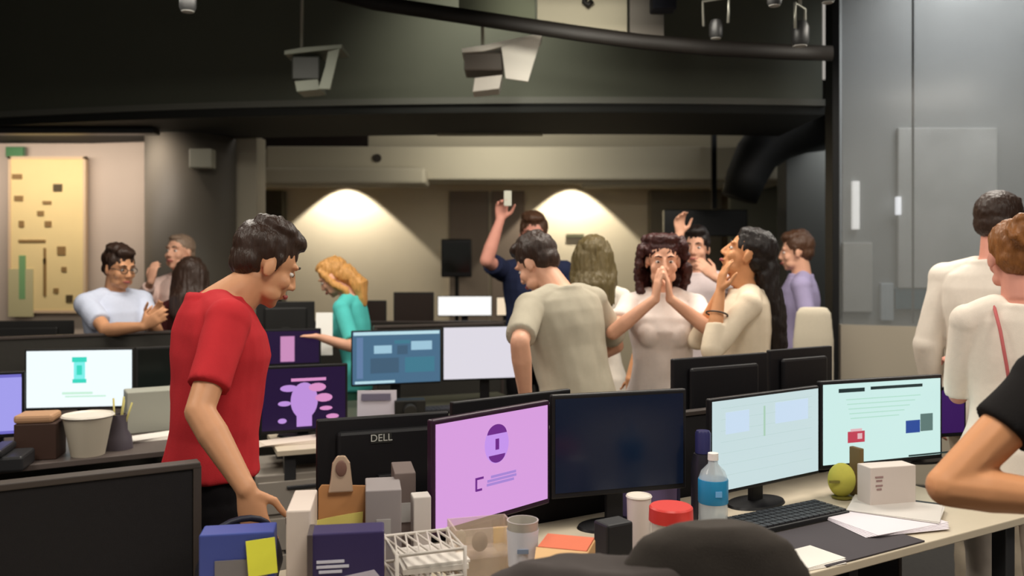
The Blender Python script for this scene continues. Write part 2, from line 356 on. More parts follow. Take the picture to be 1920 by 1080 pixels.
# ceiling lamp bodies for the room's own light
for i, (x, y) in enumerate(PANELS):
    t = empty('ceiling_lamp', (x, y, 3.13), 0, ['square ceiling lamp over the left front desks','square ceiling lamp over the middle front desks','square ceiling lamp over the right front desks','square ceiling lamp over the left rear desks','square ceiling lamp over the middle rear desks','square ceiling lamp over the right rear desks'][i], 'light', 'square ceiling lamps')
    MB().box((0,0,.04), (.98,.98,.06)).build('housing', bk, t, bevel=.01)
    MB().cyl((0,0,.06),(0,0,1.18),.015).build('rod', met, t)
# ------------------------------------------------------------------ people
def hand(mb, w, d, n, side, s, curl=.35, spread=1.0, r=1.0):
    d = d.normalized(); n = (n-d*n.dot(d)).normalized(); t = d.cross(n)*side       # t points to the thumb side
    # palm
    mb.loft([(w-d*.02*s, t*.026*s, n*.019*s), (w+d*.015*s, t*.031*s, n*.019*s), (w+d*.05*s, t*.040*s, n*.016*s),
             (w+d*.085*s, t*.041*s, n*.013*s), (w+d*.096*s, t*.036*s, n*.009*s)], 14)
    for k, (off, L) in enumerate(((.030,.072), (.010,.081), (-.011,.075), (-.030,.058))):
        p = w+d*(.088-.004*abs(k-1))*s+t*off*s; dd = (d+t*(off*2.2*spread)).normalized(); rr = (.0092, .0094, .0090, .0080)[k]*s*r
        nn = n.copy()
        for q, fr in enumerate((.45,.30,.25)):
            ang = curl*(.8+.12*k)*(1 if q else .8)
            ax = dd.cross(nn).normalized(); rot = Matrix.Rotation(ang, 3, ax); dd = rot@dd; nn = rot@nn
            e = p+dd*L*fr*s; mb.cap(p, e, rr*(1-.08*q), rr*(1-.08*(q+1)), 10); p = e
    b = w+d*.022*s+t*.026*s; d1 = (t*.75+d*.65+n*.35).normalized(); e = b+d1*.045*s
    mb.cap(b, e, .0135*s, .0112*s, 10); d2 = (t*.25+d*.9+n*.3).normalized(); e2 = e+d2*.030*s; mb.cap(e, e2, .011*s, .0095*s, 10)
    e3 = e2+(d2+n*.2).normalized()*.022*s; mb.cap(e2, e3, .0098*s, .008*s, 10)

def ik(sh, wr, pole, l1, l2):
    d = wr-sh; L = d.length
    if L > (l1+l2)*.995: wr = sh+d*((l1+l2)*.995/L); d = wr-sh; L = d.length
    u = d.normalized(); a = (l1*l1-l2*l2+L*L)/(2*L); h = math.sqrt(max(0, l1*l1-a*a))
    pd = pole-u*pole.dot(u)
    if pd.length < 1e-4: pd = u.orthogonal()
    return sh+u*a+pd.normalized()*h, wr

def person(X, Y, yaw, h, label, skin, shirt, trousers, hair, hairstyle, female=False, lean=0, side=0, twist=0,
           head=(0,0,0), arms=None, sleeve=.62, shirt_len=.0, vox=.008, shoe=None, skirt=None, fine=False, girth=1.0, neck='round', glasses=False, beard=None, extras=None, hips=(0,0), group=None, nf=0, hz=0):
    """yaw: 0 faces away from the camera, 180 towards it. arms: {'L':(wrist world, pole world, hand dir world, palm normal world, curl)}"""
    root = empty('person', (X, Y, 0), R(yaw), label, 'person', group)
    s = h/1.76; Mi = Matrix.Rotation(-R(yaw), 3, 'Z'); O = v3(X, Y, 0)
    loc = lambda p: Mi@(Vector(p)-O)
    ld = lambda p: Mi@Vector(p)
    piv = v3(0, 0, .95*s)
    RU = Matrix.Rotation(R(twist), 3, 'Z')@Matrix.Rotation(R(side), 3, 'Y')@Matrix.Rotation(-R(lean), 3, 'X')
    def U(p, k=1.0):                         # upper-body transform, easing in above the hips
        p = Vector(p)*s
        z = p.z
        f = min(1, max(0, (z-.86*s)/(.34*s))); f = f*f*(3-2*f)
        if f >= .999: return piv+RU@(p-piv)
        q = Matrix.Rotation(R(twist)*f, 3, 'Z')@Matrix.Rotation(R(side)*f, 3, 'Y')@Matrix.Rotation(-R(lean)*f, 3, 'X')
        return piv+q@(p-piv)
    def UR(z):
        f = min(1, max(0, (z-.86)/.34)); f = f*f*(3-2*f)
        return Matrix.Rotation(R(twist)*f, 3, 'Z')@Matrix.Rotation(R(side)*f, 3, 'Y')@Matrix.Rotation(-R(lean)*f, 3, 'X')
    g = girth
    if female:
        tor = [(.80,.150,.105,-.005),(.88,.172,.118,-.012),(.95,.168,.112,-.01),(1.03,.138,.095,0),(1.10,.124,.088,.004),(1.18,.132,.092,.006),(1.27,.148,.106,.012),(1.34,.150,.098,.006),(1.40,.140,.078,-.008),(1.435,.100,.062,-.012),(1.465,.058,.052,-.014)]
        shx, shz, ar, lr = .162, 1.395, .86, .97
    else:
        tor = [(.80,.150,.108,0),(.88,.165,.118,-.008),(.96,.160,.112,-.006),(1.04,.150,.105,0),(1.12,.152,.106,.004),(1.20,.163,.112,.006),(1.29,.178,.120,.008),(1.36,.182,.112,.002),(1.415,.165,.090,-.008),(1.45,.115,.072,-.012),(1.48,.066,.060,-.014)]
        shx, shz, ar, lr = .188, 1.405, 1.0, 1.0
    def ring(z, rx, ry, yo, inf=0, m=1.0):
        c = U((0, yo, z)); q = UR(z); return (c, q@v3((rx*g*m+inf)*s, 0, 0), q@v3(0, (ry*g*m+inf)*s, 0))
    b = MB(); b.loft([ring(*t) for t in tor], 20)
    nk0 = U((0, -.016, 1.44)); nkt = U((0, -.002+nf, 1.545+hz)); b.cyl(nk0, nkt, (.056 if female else .064)*s, (.048 if female else .056)*s, 16)
    HR = RU@Matrix.Rotation(R(head[0]), 3, 'Z')@Matrix.Rotation(R(head[2]), 3, 'Y')@Matrix.Rotation(-R(head[1]), 3, 'X')
    npv = U((0, -.008+nf, 1.500+hz)); hs = s*(1.06 if not female else 1.02)
    hp = lambda x, y, z: npv+HR@(v3(x, y+.012, z+.125)*hs)
    HM = HR
    # head
    b.ell(hp(0,-.012,.030), (.077*hs,.096*hs,.088*hs), HM, 24, 16); b.ell(hp(0,.022,-.030), (.062*hs,.072*hs,.085*hs), HM, 22, 14)
    b.ell(hp(0,.040,-.085), (.040*hs,.044*hs,.030*hs), HM); b.ell(hp(0,.068,-.098), (.021*hs,.018*hs,.018*hs), HM)
    for e in (-1, 1):
        b.ell(hp(e*.040,.040,-.075), (.022*hs,.036*hs,.026*hs), HM, 12, 8)
        b.ell(hp(e*.043,.062,-.030), (.022*hs,.022*hs,.024*hs), HM, 12, 8)
        b.ell(hp(e*.030,.079,.026), (.026*hs,.012*hs,.010*hs), HM, 12, 8)
        b.ell(hp(e*.077,-.004,-.012), (.009*hs,.019*hs,.031*hs), HM@Matrix.Rotation(-e*.35,3,'Z'), 12, 8)
        b.ell(hp(e*.012,.100,-.034), (.010*hs,.010*hs,.008*hs), HM, 10, 6)
    b.cap(hp(0,.087,.014), hp(0,.107,-.028), .0095*hs, .0125*hs, 10)
    b.ell(hp(0,.088,-.060), (.026*hs,.012*hs,.006*hs), HM, 12, 8); b.ell(hp(0,.086,-.072), (.022*hs,.012*hs,.007*hs), HM, 12, 8)
    b.cyl(npv-HR@v3(0,.012,.03)*s, hp(0,-.012,-.045), (.050 if female else .058)*s, (.052 if female else .058)*hs, 16)
    if female:
        for e in (-1, 1): b.ell(U((e*.062,.074,1.255)), (.058*s,.048*s,.058*s))
    # arms
    armpts = {}
    l1, l2 = .292*s, .262*s
    for k, e in (('L', -1), ('R', 1)):
        sh = U((e*shx*(.5+.5*g), -.006, shz))
        spec = (arms or {}).get(k)
        if spec is None:
            wr = loc(O)+U((e*(shx+.07), .03, shz-.535))-v3(0,0,0); pole = v3(e*.3, -1, 0); hd = v3(0,.1,-1); pn = v3(-e, 0, 0); cu = .35
        else:
            wr = loc(spec[0]); pole = ld(spec[1]); hd = ld(spec[2]); pn = ld(spec[3]); cu = spec[4]
        el, wr = ik(sh, wr, pole, l1, l2)
        if hd.length < 1e-5: hd = wr-el
        armpts[k] = (sh, el, wr)
        b.ell(sh, (.058*s*ar,)*3); b.cap(sh, el, .050*s*ar, .040*s*ar)
        d = (wr-el); b.cap(el, el+d*.3, .041*s*ar, .043*s*ar); b.cap(el+d*.3, wr, .043*s*ar, .027*s*ar)
        tr = U((e*.07, -.02, 1.44)); b.cap(tr, sh, .045*s*ar, .045*s*ar)
        hand(b, wr, hd, pn, e, s*(.93 if female else 1.02), cu)
    # legs
    st = .085
    for e in (-1, 1):
        hipj = v3(e*.088*s, 0, .86*s); kn = v3(e*(st+.01)*s, .015*s, .48*s); an = v3(e*(st+.015)*s, -.01*s, .085*s)
        b.cap(hipj, kn, .082*s*lr, .052*s*lr); b.cap(kn, kn.lerp(an, .35), .050*s, .054*s); b.cap(kn.lerp(an, .35), an, .054*s, .036*s)
        b.cap(an, v3(e*(st+.03)*s, .14*s, .035*s), .036*s, .028*s)
        sh_ = MB(); sh_.loft([(v3(e*(st+.015)*s, y*s, z*s), (w_*s,0,0), (0,0,hh*s)) for y, z, w_, hh in ((-.09,.04,.02,.025),(-.075,.05,.038,.05),(-.02,.055,.043,.055),(.05,.045,.046,.045),(.12,.036,.05,.034),(.17,.03,.042,.027),(.19,.025,.02,.015))], 14)
        so = sh_.build('shoe', M(shoe or 'black_shoe', 25,22,22, rough=.4), root, smooth=True); so.rotation_euler = (0,0,0)
    bake('body', b, skin, root, vox, 2)
    # clothing
    c = MB(); hem = .84+shirt_len
    tt = [t for t in tor if t[0] > hem+.02]
    z0 = tt[0]; first = (hem, z0[1], z0[2], z0[3])
    rr = [ring(*first, inf=.024)]+[ring(*t, inf=(.020 if t[0] < 1.15 else .015)) for t in tt[:-1]]
    c.loft(rr, 24)
    nz = tor[-2]
    c.loft([ring(nz[0]-.02, nz[1]*.94, nz[2], nz[3], inf=.016), ring(tor[-1][0]-.005, tor[-1][1]*1.14, tor[-1][2]*1.14, tor[-1][3], inf=.014)], 20)
    if female:
        for e in (-1, 1): c.ell(U((e*.062,.074,1.255)), (.072*s,.058*s,.072*s))
    for k, e in (('L', -1), ('R', 1)):
        sh, el, wr = armpts[k]
        c.ell(sh, (.066*s*ar,)*3); c.cap(U((e*.07,-.02,1.435)), sh, .060*s*ar, .062*s*ar)
        if sleeve > 0:
            tot = sleeve*2
            q = sh.lerp(el, min(1, tot)); c.cyl(sh, q, .062*s*ar, (.060 if tot < 1 else .051)*s*ar, 18)
            if tot > 1:
                c.ell(el, (.055*s*ar,)*3); q = el.lerp(wr, min(.97, tot-1)); c.cyl(el, q, .054*s*ar, .042*s*ar, 18)
    so = bake('shirt', c, shirt, root, max(.008, vox), 2, disp=.009, dscale=(7,7,4.5), seed=X*3+Y, bias=.45)
    t_ = MB()
    if skirt:
        t_.loft([(v3(0,0,1.0*s), (.155*s*g,0,0), (0,.115*s*g,0)), (v3(hips[0],0,.88*s), (.2*s*skirt,0,0), (0,.15*s*skirt,0)), (v3(hips[0],0,.5*s), (.24*s*skirt,0,0), (0,.18*s*skirt,0))], 24)
        bake('skirt', t_, trousers, root, .012, 2, disp=.012, dscale=(12,12,1.5))
    else:
        t_.loft([ring(z, rx, ry, yo, inf=.008) for z, rx, ry, yo in [(.78,.150,.105,0)]+[t for t in tor if .79 < t[0] < 1.0]], 20)
        for e in (-1, 1):
            hipj = v3(e*.088*s, 0, .84*s); kn = v3(e*(st+.01)*s, .015*s, .48*s); an = v3(e*(st+.015)*s, -.01*s, .07*s)
            t_.cyl(hipj, kn, .098*s, .066*s); t_.cyl(kn.lerp(hipj, .02), an, .067*s, .052*s)
        bake('trousers', t_, trousers, root, .012, 2, disp=.006)
    # face
    ey = M('eye_white', 225,220,215, rough=.2); ir = M('iris_brown', 45,28,20, rough=.2); lp = M('lips', 165,85,80, rough=.45)
    for e in (-1, 1):
        E_ = MB().ell(hp(e*.030,.0765,.002), (.0125*hs,.009*hs,.0075*hs), HM, 12, 8).build('eye', ey, root, smooth=True)
        MB().ell(hp(e*.030,.0850,.002), (.0055*hs,.0028*hs,.0055*hs), HM, 10, 6).build('iris', ir, E_, smooth=True)
        MB().tube([hp(e*.014,.090,.026), hp(e*.030,.0925,.032), hp(e*.046,.083,.027)], [.003*hs,.0042*hs,.0025*hs], 8).build('eyebrow', hair, root, smooth=True)
    MB().tube([hp(-.024,.089,-.066), hp(-.010,.100,-.0635), hp(0,.102,-.066), hp(.010,.100,-.0635), hp(.024,.089,-.066)], [.003*hs,.0065*hs,.007*hs,.0065*hs,.003*hs], 8).build('lips', lp, root, smooth=True)
    if beard:
        bd = MB(); bd.ell(hp(0,.045,-.090), (.052*hs,.052*hs,.036*hs), HM); bd.ell(hp(0,.090,-.050),(.026*hs,.012*hs,.006*hs),HM)
        for e in (-1, 1): bd.ell(hp(e*.055,.020,-.055), (.016*hs,.035*hs,.045*hs), HM)
        bake('beard', bd, beard, root, .006, 1, disp=.004, dscale=(60,60,60))
    if glasses:
        gl = MB()
        for e in (-1, 1):
            gl.tube([hp(e*(.031+.022*math.cos(a)), .098, .002+.017*math.sin(a)) for a in [i*math.pi/7 for i in range(15)]], .0022*hs, 6)
            gl.tube([hp(e*.053,.096,.006), hp(e*.078,.04,.006), hp(e*.082,-.01,.002)], .002*hs, 6)
        gl.tube([hp(-.01,.100,.005), hp(.01,.100,.005)], .0022*hs, 6)
        gl.build('glasses', M('black_plastic', 18,18,19, rough=.35), root, smooth=True)
    # hair
    k = MB(); hd = .010; ds = (38,38,14)
    k.ell(hp(0,-.022,.046), (.085*hs,.101*hs,.086*hs), HM, 26, 18); k.ell(hp(0,-.050,-.008), (.074*hs,.060*hs,.062*hs), HM)
    if hairstyle == 'short':
        k.ell(hp(0,.030,.098), (.064*hs,.060*hs,.038*hs), HM); k.ell(hp(.01,-.02,.112), (.070*hs,.075*hs,.034*hs), HM)
        for e in (-1, 1): k.cap(hp(e*.076,.012,.030), hp(e*.074,.016,-.012), .011*hs, .006*hs)
    elif hairstyle == 'cropped':
        k = MB(); k.ell(hp(0,-.018,.040), (.081*hs,.098*hs,.084*hs), HM, 26, 18); k.ell(hp(0,-.050,-.006), (.072*hs,.058*hs,.060*hs), HM); hd = .004; ds = (60,60,60)
        k.ell(hp(0,.040,.090), (.052*hs,.040*hs,.024*hs), HM)
    elif hairstyle == 'long':
        for i in range(15):
            a = math.pi*(-.12+1.24*i/14); cx, cy = math.cos(a), -math.sin(a)
            jig = random.uniform(-.012,.012)
            k.tube([hp(cx*.060,-.03+cy*.045,.09), hp(cx*.092,-.012+cy*.085,.02), hp(cx*(.098+jig),-.015+cy*.090,-.08), npv+HR@v3(cx*.105*hs,(-.02+cy*.100)*hs,-.02*hs), npv+RU@v3((cx*.095+jig)*hs,(-.035+cy*.095)*hs,-.13*hs), npv+RU@v3((cx*.07+jig)*hs,(-.05+cy*.08)*hs,(-.20+jig)*hs)], [.02*hs,.026*hs,.028*hs,.028*hs,.024*hs,.008*hs], 8)
        k.ell(hp(0,.012,.105), (.066*hs,.062*hs,.028*hs), HM); ds = (60,60,6)
    elif hairstyle == 'curly':
        rnd = random.Random(3)
        for i in range(120):
            a = rnd.uniform(-.28, math.pi+.28); cx, cy = math.cos(a), -math.sin(a); z = rnd.uniform(-.17,.10)
            w_ = .095+.03*(1-abs(z+.06)/.17)
            k.ell(hp(cx*w_, -.005+cy*w_*.95, z), (rnd.uniform(.017,.027)*hs,)*3, None, 10, 6)
        for i in range(30):
            a = rnd.uniform(0, 2*math.pi); k.ell(hp(.06*math.cos(a), -.02+.065*math.sin(a), .105), (.024*hs,)*3, None, 10, 6)
        hd = .008; ds = (60,60,60)
    elif hairstyle in ('bun', 'ponytail'):
        k.ell(hp(0,.008,.094), (.070*hs,.066*hs,.030*hs), HM)
        if hairstyle == 'bun': k.ell(hp(0,-.115,.075), (.052*hs,.048*hs,.046*hs), HM); k.tube([hp(.05*math.cos(a),-.135+.012*math.sin(3*a),.075+.045*math.sin(a)) for a in [i*math.pi/6 for i in range(13)]], .017*hs, 8)
        else:
            b0 = hp(0,-.095,-.02); k.ell(b0, (.050*hs,)*3)
            k.tube([hp(0,-.09,.03), hp(0,-.105,-.01), hp(0,-.110,-.05), npv+v3(0,-.125,-.02)*hs, npv+v3(0,-.155,-.15)*hs, npv+v3(0,-.175,-.30)*hs, npv+v3(0,-.170,-.44)*hs], [.03*hs,.045*hs,.052*hs,.055*hs,.050*hs,.036*hs,.010*hs], 12)
        ds = (50,50,18)
    elif hairstyle == 'updo':       # wavy blonde hair tied loosely, falling over the nape
        k.ell(hp(0,-.085,-.03), (.072*hs,.065*hs,.075*hs), HM); k.ell(hp(0,.005,.100), (.074*hs,.074*hs,.034*hs), HM)
        for e in (-1, 1):
            k.tube([hp(e*.06,.04,.08), hp(e*.086,.025,.02), hp(e*.084,.0,-.06), npv+HR@v3(e*.08*hs,-.03*hs,.0), npv+RU@v3(e*.07*hs,-.05*hs,-.10*hs)], [.02*hs,.022*hs,.025*hs,.026*hs,.008*hs], 8)
        k.tube([hp(0,-.09,-.03), npv+HR@v3(0,-.11*hs,-.01*hs), npv+RU@v3(0,-.11*hs,-.12*hs)], [.05*hs,.06*hs,.02*hs], 10)
        ds = (50,50,10); hd = .012
    bake('hair', k, hair, root, .007, 1, disp=hd*.7, dscale=ds, seed=2)
    root['_'] = 0; del root['_']
    if extras: extras(root, U, hp, HM, armpts, s)
    return root, armpts

def skin(key, r, g, b): return M(key, r, g, b, rough=.5, spec=.35, noise_amt=.06, nscale=30)
def hairm(key, r, g, b): return M(key, r, g, b, rough=.42, spec=.4, noise_amt=.35, nscale=90, stretch=(1,1,.15), bump=.5, bscale=120)
def cloth(key, r, g, b): return M(key, r, g, b, rough=.9, spec=.15, noise_amt=.05, nscale=60, bump=.15, bscale=400)
# ------------------------------------------------------------------ desks and monitors
DZ = .78
desk_pale = mat('desk_laminate', s2l(205,192,170), rough=.45, noise_amt=.04, nscale=20)
desk_dark = mat('desk_dark_laminate', s2l(92,82,78), rough=.45, noise_amt=.08, nscale=14)
desk_grey = mat('desk_dark_green', s2l(74,74,62), rough=.45, noise_amt=.08, nscale=14)
steel = M('steel_leg', 90,90,92, rough=.35, metal=.7); felt = mat('felt_black', s2l(26,24,26), rough=.95, noise_amt=.15, nscale=80, bump=.2, bscale=500)
felt2 = mat('felt_charcoal', s2l(52,50,46), rough=.95, noise_amt=.15, nscale=60, bump=.2, bscale=500)
def desk(corner0, u0, u1, n0, n1, ang, m, label, group='long newsroom desks'):
    """rectangle u0..u1 x n0..n1 in axes turned by ang"""
    c, s_ = math.cos(ang), math.sin(ang)
    um, nm = (u0+u1)/2, (n0+n1)/2
    t = empty('desk', (c*um-s_*nm, s_*um+c*nm, 0), ang, label, 'desk', group)
    L, D = u1-u0, n1-n0
    MB().box((0,0,DZ-.0125), (L,D,.025)).build('desk_top', m, t, bevel=.003)
    xs = [-L/2+.06+(L-.12)*i/max(1, round(L/1.6)) for i in range(max(1, round(L/1.6))+1)]
    for x in xs:
        for y in (-D/2+.06, D/2-.06):
            MB().box((x,y,(DZ-.026)/2), (.05,.05,DZ-.026)).build('leg', steel, t, bevel=.004)
    MB().box((0,.0,DZ-.075), (L-.12,.04,.09)).build('cross_beam', steel, t)
    return t
desk(0, .98, 2.84, 1.55, 2.27, A30, desk_pale, 'pale cluttered desk under the two bright white monitors at right')
desk(0, -1.4, .97, 1.55, 2.27, A30, desk_pale, 'pale cluttered desk under the pink monitor in front')
desk(0, .74, 3.3, 2.33, 2.74, A30, desk_pale, 'desk behind the pink monitor, holding the monitors seen from behind')
desk(0, -1.2, .80, 3.95, 5.30, A30, desk_dark, 'dark desk at left under the monitor with the teal emblem')
A22 = R(21.7)
desk(0, .42, 1.35, 3.80, 4.22, A22, desk_pale, 'short pale desk under the purple monitor behind the man in red')
desk(0, .72, 1.90, 4.36, 5.02, A22, desk_grey, 'dark desk under the blue dashboard monitor and the blank white one')
def screen_divider(u0, u1, n, z0, z1, ang, m, label, th=.035):
    c, s_ = math.cos(ang), math.sin(ang); um = (u0+u1)/2
    t = empty('desk_divider', (c*um-s_*n, s_*um+c*n, 0), ang, label, 'divider')
    MB().box((0,0,(z0+z1)/2), (u1-u0-.03,th,z1-z0)).build('felt_panel', m, t, bevel=.006)
    MB().box((0,0,z1+.006), (u1-u0,th+.012,.016)).build('top_rail', M('rail_charcoal', 62,54,50, rough=.5), t, bevel=.003)
    for x in (-(u1-u0)/2+.008, (u1-u0)/2-.008): MB().box((x,0,z1/2+.005), (.02,th+.01,z1)).build('post', M('rail_charcoal', 62,54,50, rough=.5), t, bevel=.002)
    return t
screen_divider(-1.5, .40, 2.30, .12, 1.075, A30, felt, 'black felt desk divider filling the lower left corner, in front of the man in red')
screen_divider(1.28, 3.2, 2.295, .12, 1.06, A30, felt, 'black felt desk divider running behind the pink and white monitors', th=.024)
screen_divider(.74, 1.27, 2.295, .12, .90, A30, felt, 'low black divider piece below the monitor with the silver badge', th=.024)
screen_divider(-.9, .80, 5.34, .12, 1.18, A30, felt2, 'charcoal desk divider behind the left dark desk')
screen_divider(1.12, 1.95, 5.06, .12, 1.20, A22, felt2, 'charcoal desk divider behind the blue dashboard monitor')

pl_black = M('monitor_plastic', 22,21,24, rough=.45); pl_dark = M('monitor_plastic_dark', 34,33,32, rough=.5)
def monitor(pl, pr, zb, zt, label, scr=None, content=None, dz=DZ, plastic=None, bez=.012, group='desktop monitors', stand=True):
    pl, pr = Vector(pl[:2]), Vector(pr[:2]); d = pr-pl; W = d.length; mid = (pl+pr)/2
    t = empty('monitor', (mid.x, mid.y, dz), math.atan2(d.y, d.x), label, 'monitor', group)
    z0, z1 = zb-dz, zt-dz; H_ = z1-z0; pm = plastic or pl_black
    b = MB().box((0,.011,(z0+z1)/2), (W,.022,H_)); b.build('housing', pm, t, bevel=.005)
    MB().prism([v3(-W*.36,.022,z0+H_*.12), v3(W*.36,.022,z0+H_*.12), v3(W*.36,.022,z0+H_*.88), v3(-W*.36,.022,z0+H_*.88)], (0,.022,0)).build('back_cover', pm, t, bevel=.012)
    sm = scr or M('screen_off', 12,16,24, rough=.12, spec=.5)
    s_ = MB().box((0,-.0005,(z0+z1)/2+.002), (W-2*bez,.003,H_-2*bez-.006)).build('screen', sm, t)
    if content: content(s_, W-2*bez, H_-2*bez-.006, (z0+z1)/2+.002)
    if stand:
        MB().box((0,.052,(z0+H_*.45)/2+.005), (.055,.022,z0+H_*.45-.01)).build('stand_neck', pm, t, bevel=.004)
        MB().loft([(v3(0,.05,0), (.12,0,0), (0,.075,0)), (v3(0,.05,.008), (.115,0,0), (0,.071,0)), (v3(0,.05,.014), (.03,0,0), (0,.03,0))], 28).build('stand_base', pm, t, auto=True)
    return t, z0, z1, W
def XY(px, Y): return ((px-960)/1600*Y, Y)
def patch(par, x, z, w_, h_, m, name, dy=-.0035, th=.0012):
    return MB().box((x,dy,z), (w_,th,h_)).build(name, m, par)
def disc(par, x, z, rx, rz, m, name, dy=-.0035, n=28, a0=0, a1=360, inner=0):
    b = MB(); pts = []
    N = n
    if inner == 0 and a1-a0 == 360:
        pts = [v3(x+rx*math.cos(2*math.pi*i/N), dy, z+rz*math.sin(2*math.pi*i/N)) for i in range(N)]; b.prism(pts, (0,.0012,0))
    elif inner == 0:
        pts = [v3(x+rx*math.cos(R(a0+(a1-a0)*i/N)), dy, z+rz*math.sin(R(a0+(a1-a0)*i/N))) for i in range(N+1)]; b.prism(pts, (0,.0012,0))
    return b.build(name, m, par)
# --- the pink screen with the purple emblem
pink = screen_mat('screen_pink', 219,160,226, .95); pur = screen_mat('glyph_purple', 120,45,150, .8); lil = screen_mat('glyph_lilac', 200,150,240, .95); lav = screen_mat('glyph_lavender', 170,135,215, .95)
def pinkc(s_, W, H_, zc):
    disc(s_, .005, zc+.055, .046, .053, lil, 'emblem_ground', -.0030)
    disc(s_, .005, zc+.078, .038, .032, pur, 'emblem_top', -.0042, a0=10, a1=170)
    disc(s_, .005, zc+.030, .032, .026, pur, 'emblem_bottom', -.0042, a0=190, a1=350)
    b = patch(s_, .005, zc+.055, .013, .030, pur, 'emblem_bar', -.0044)
    for i, w_ in enumerate((.13, .15, .14)):
        patch(s_, .030+.006*(2-i)-.012, zc-.032-.010*i, w_*.75, .007, lav, 'caption_line', -.0040)
    patch(s_, -.062, zc-.028, .03, .006, pur, 'caption_mark', -.0042); patch(s_, -.074, zc-.044, .006, .034, pur, 'caption_mark', -.0042); patch(s_, -.064, zc-.059, .022, .006, pur, 'caption_mark', -.0042)
monitor(XY(810, 2.20), XY(1031, 2.52), .885, 1.190, 'monitor with a bright pink screen and purple round emblem, centre front', pink, pinkc, plastic=M('bezel_plum', 46,22,44, rough=.4))
monitor(XY(1034, 2.53), XY(1287, 2.66), .893, 1.203, 'switched-off black monitor joined to the right of the pink one', mat('screen_navy_glow', s2l(12,18,34), rough=.2, spec=.4, emit=s2l(10,20,36), es=.5))  # dark screen carries a faint navy sheen painted in as emission
# --- white pair at right
whs = screen_mat('screen_cool_white', 205,226,228, .93); whs2 = screen_mat('screen_mint_white', 208,240,235, .95)
lg = screen_mat('glyph_pale_green', 178,214,190, .9); lb = screen_mat('glyph_pale_blue', 205,225,245, .95); ink = screen_mat('glyph_ink', 40,62,62, .6); red = screen_mat('glyph_red', 205,70,90, .85); blu = screen_mat('glyph_blue', 45,80,165, .8); gry = screen_mat('glyph_grey_green', 110,140,135, .7)
def sheetc(s_, W, H_, zc):
    patch(s_, -.02, zc+.06, .008, .10, lg, 'pale_bar'); patch(s_, -.15, zc+.07, .11, .07, lb, 'pale_block'); patch(s_, .12, zc+.08, .17, .07, lb, 'pale_block')
    for i in range(7): patch(s_, .0, zc+.12-.036*i, W*.86, .0015, screen_mat('glyph_line', 192,215,214, .93), 'ruled_line', -.003)
monitor(XY(1332, 2.70), XY(1536, 3.00), .853, 1.163, 'monitor with a plain pale white document screen, right of the black one', whs, sheetc, bez=.008)
def newsc(s_, W, H_, zc):
    patch(s_, -.145, zc+.118, .115, .014, ink, 'headline'); patch(s_, .06, zc+.121, .24, .011, ink, 'headline')
    for i in range(5): patch(s_, .0-.01*i, zc+.085-.017*i, .34-.03*i, .003, screen_mat('glyph_mint', 180,225,205, .93), 'text_line')
    patch(s_, -.125, zc-.050, .075, .040, red, 'red_picture'); patch(s_, -.125, zc-.026, .05, .010, screen_mat('glyph_pale_red', 235,190,195, .9), 'red_caption'); patch(s_, -.11, zc-.048, .02, .02, screen_mat('glyph_pale_red', 235,190,195, .9), 'picture_mark', -.0048)
    patch(s_, .135, zc-.030, .066, .046, blu, 'blue_picture'); patch(s_, .200, zc-.018, .058, .064, gry, 'grey_picture')
    patch(s_, .235, zc-.137, .24, .006, ink, 'task_bar')
monitor(XY(1538, 3.01), XY(1767, 3.20), .862, 1.176, 'monitor with a mint white news page, a red and a blue picture, far right', whs2, newsc)
monitor(XY(1662, 3.42), XY(1812, 3.52), .88, 1.085, 'small dark purple screen half hidden behind the right white monitor', mat('screen_deep_purple', s2l(50,24,78), rough=.3, emit=s2l(52,22,84), es=.6), group='desktop monitors')
# --- backs of the opposite row
wm = M('badge_silver', 190,190,184, rough=.35)
def back(pxl, Yl, pxr, Yr, zb, zt, label, **k): return monitor(XY(pxr, Yr), XY(pxl, Yl), zb, zt, label, **k)
t, z0, z1, W = back(592, 2.52, 838, 2.66, .83, 1.135, 'black monitor seen from behind with a silver badge, left of the pink one')
badge = MB().box((.015,.0455,z0+(z1-z0)*.80), (.062,.002,.030)).build('badge_plate', M('badge_dark', 40,40,38), t)
text('DELL', .030, wm, t, (.015,.0475,z0+(z1-z0)*.80), rot=(R(90),0,R(180)), name='badge_lettering')
patch(t, .035, z0+(z1-z0)*.20, .05, .012, wm, 'label_sticker', .045)
back(842, 2.70, 1063, 2.98, .87, 1.157, 'black monitor seen from behind, above the top edge of the pink one')
back(1256, 3.20, 1432, 3.44, .93, 1.235, 'black monitor seen from behind in front of the laughing woman')
back(1436, 3.47, 1553, 3.66, .93, 1.24, 'black monitor seen from behind, rightmost, beside the counter')
# --- row beyond
ub = screen_mat('screen_steel_blue', 78,116,146, .85); ut = screen_mat('glyph_steel_teal', 70,130,152, .85); ul = screen_mat('glyph_sky', 165,205,225, .9); ud = screen_mat('glyph_slate', 70,100,125, .85); uw = screen_mat('glyph_white_blue', 190,225,235, .95)
def dashc(s_, W, H_, zc):
    patch(s_, 0, zc+H_/2-.011, W*.98, .018, uw, 'top_bar'); patch(s_, -W*.25, zc-H_/2+.010, W*.45, .014, uw, 'bottom_bar')
    patch(s_, -W*.42, zc, .035, H_*.78, screen_mat('glyph_side', 105,135,175, .85), 'side_panel')
    patch(s_, -.08, zc+.045, .10, .045, ul, 'chart'); patch(s_, .14, zc+.062, .12, .05, ul, 'chart'); patch(s_, .03, zc+.085, .09, .02, ut, 'chart')
    patch(s_, -.07, zc-.045, .16, .085, ud, 'table'); patch(s_, .13, zc-.045, .17, .085, ut, 'table'); patch(s_, .03, zc+.04, .06, .05, ud, 'table')
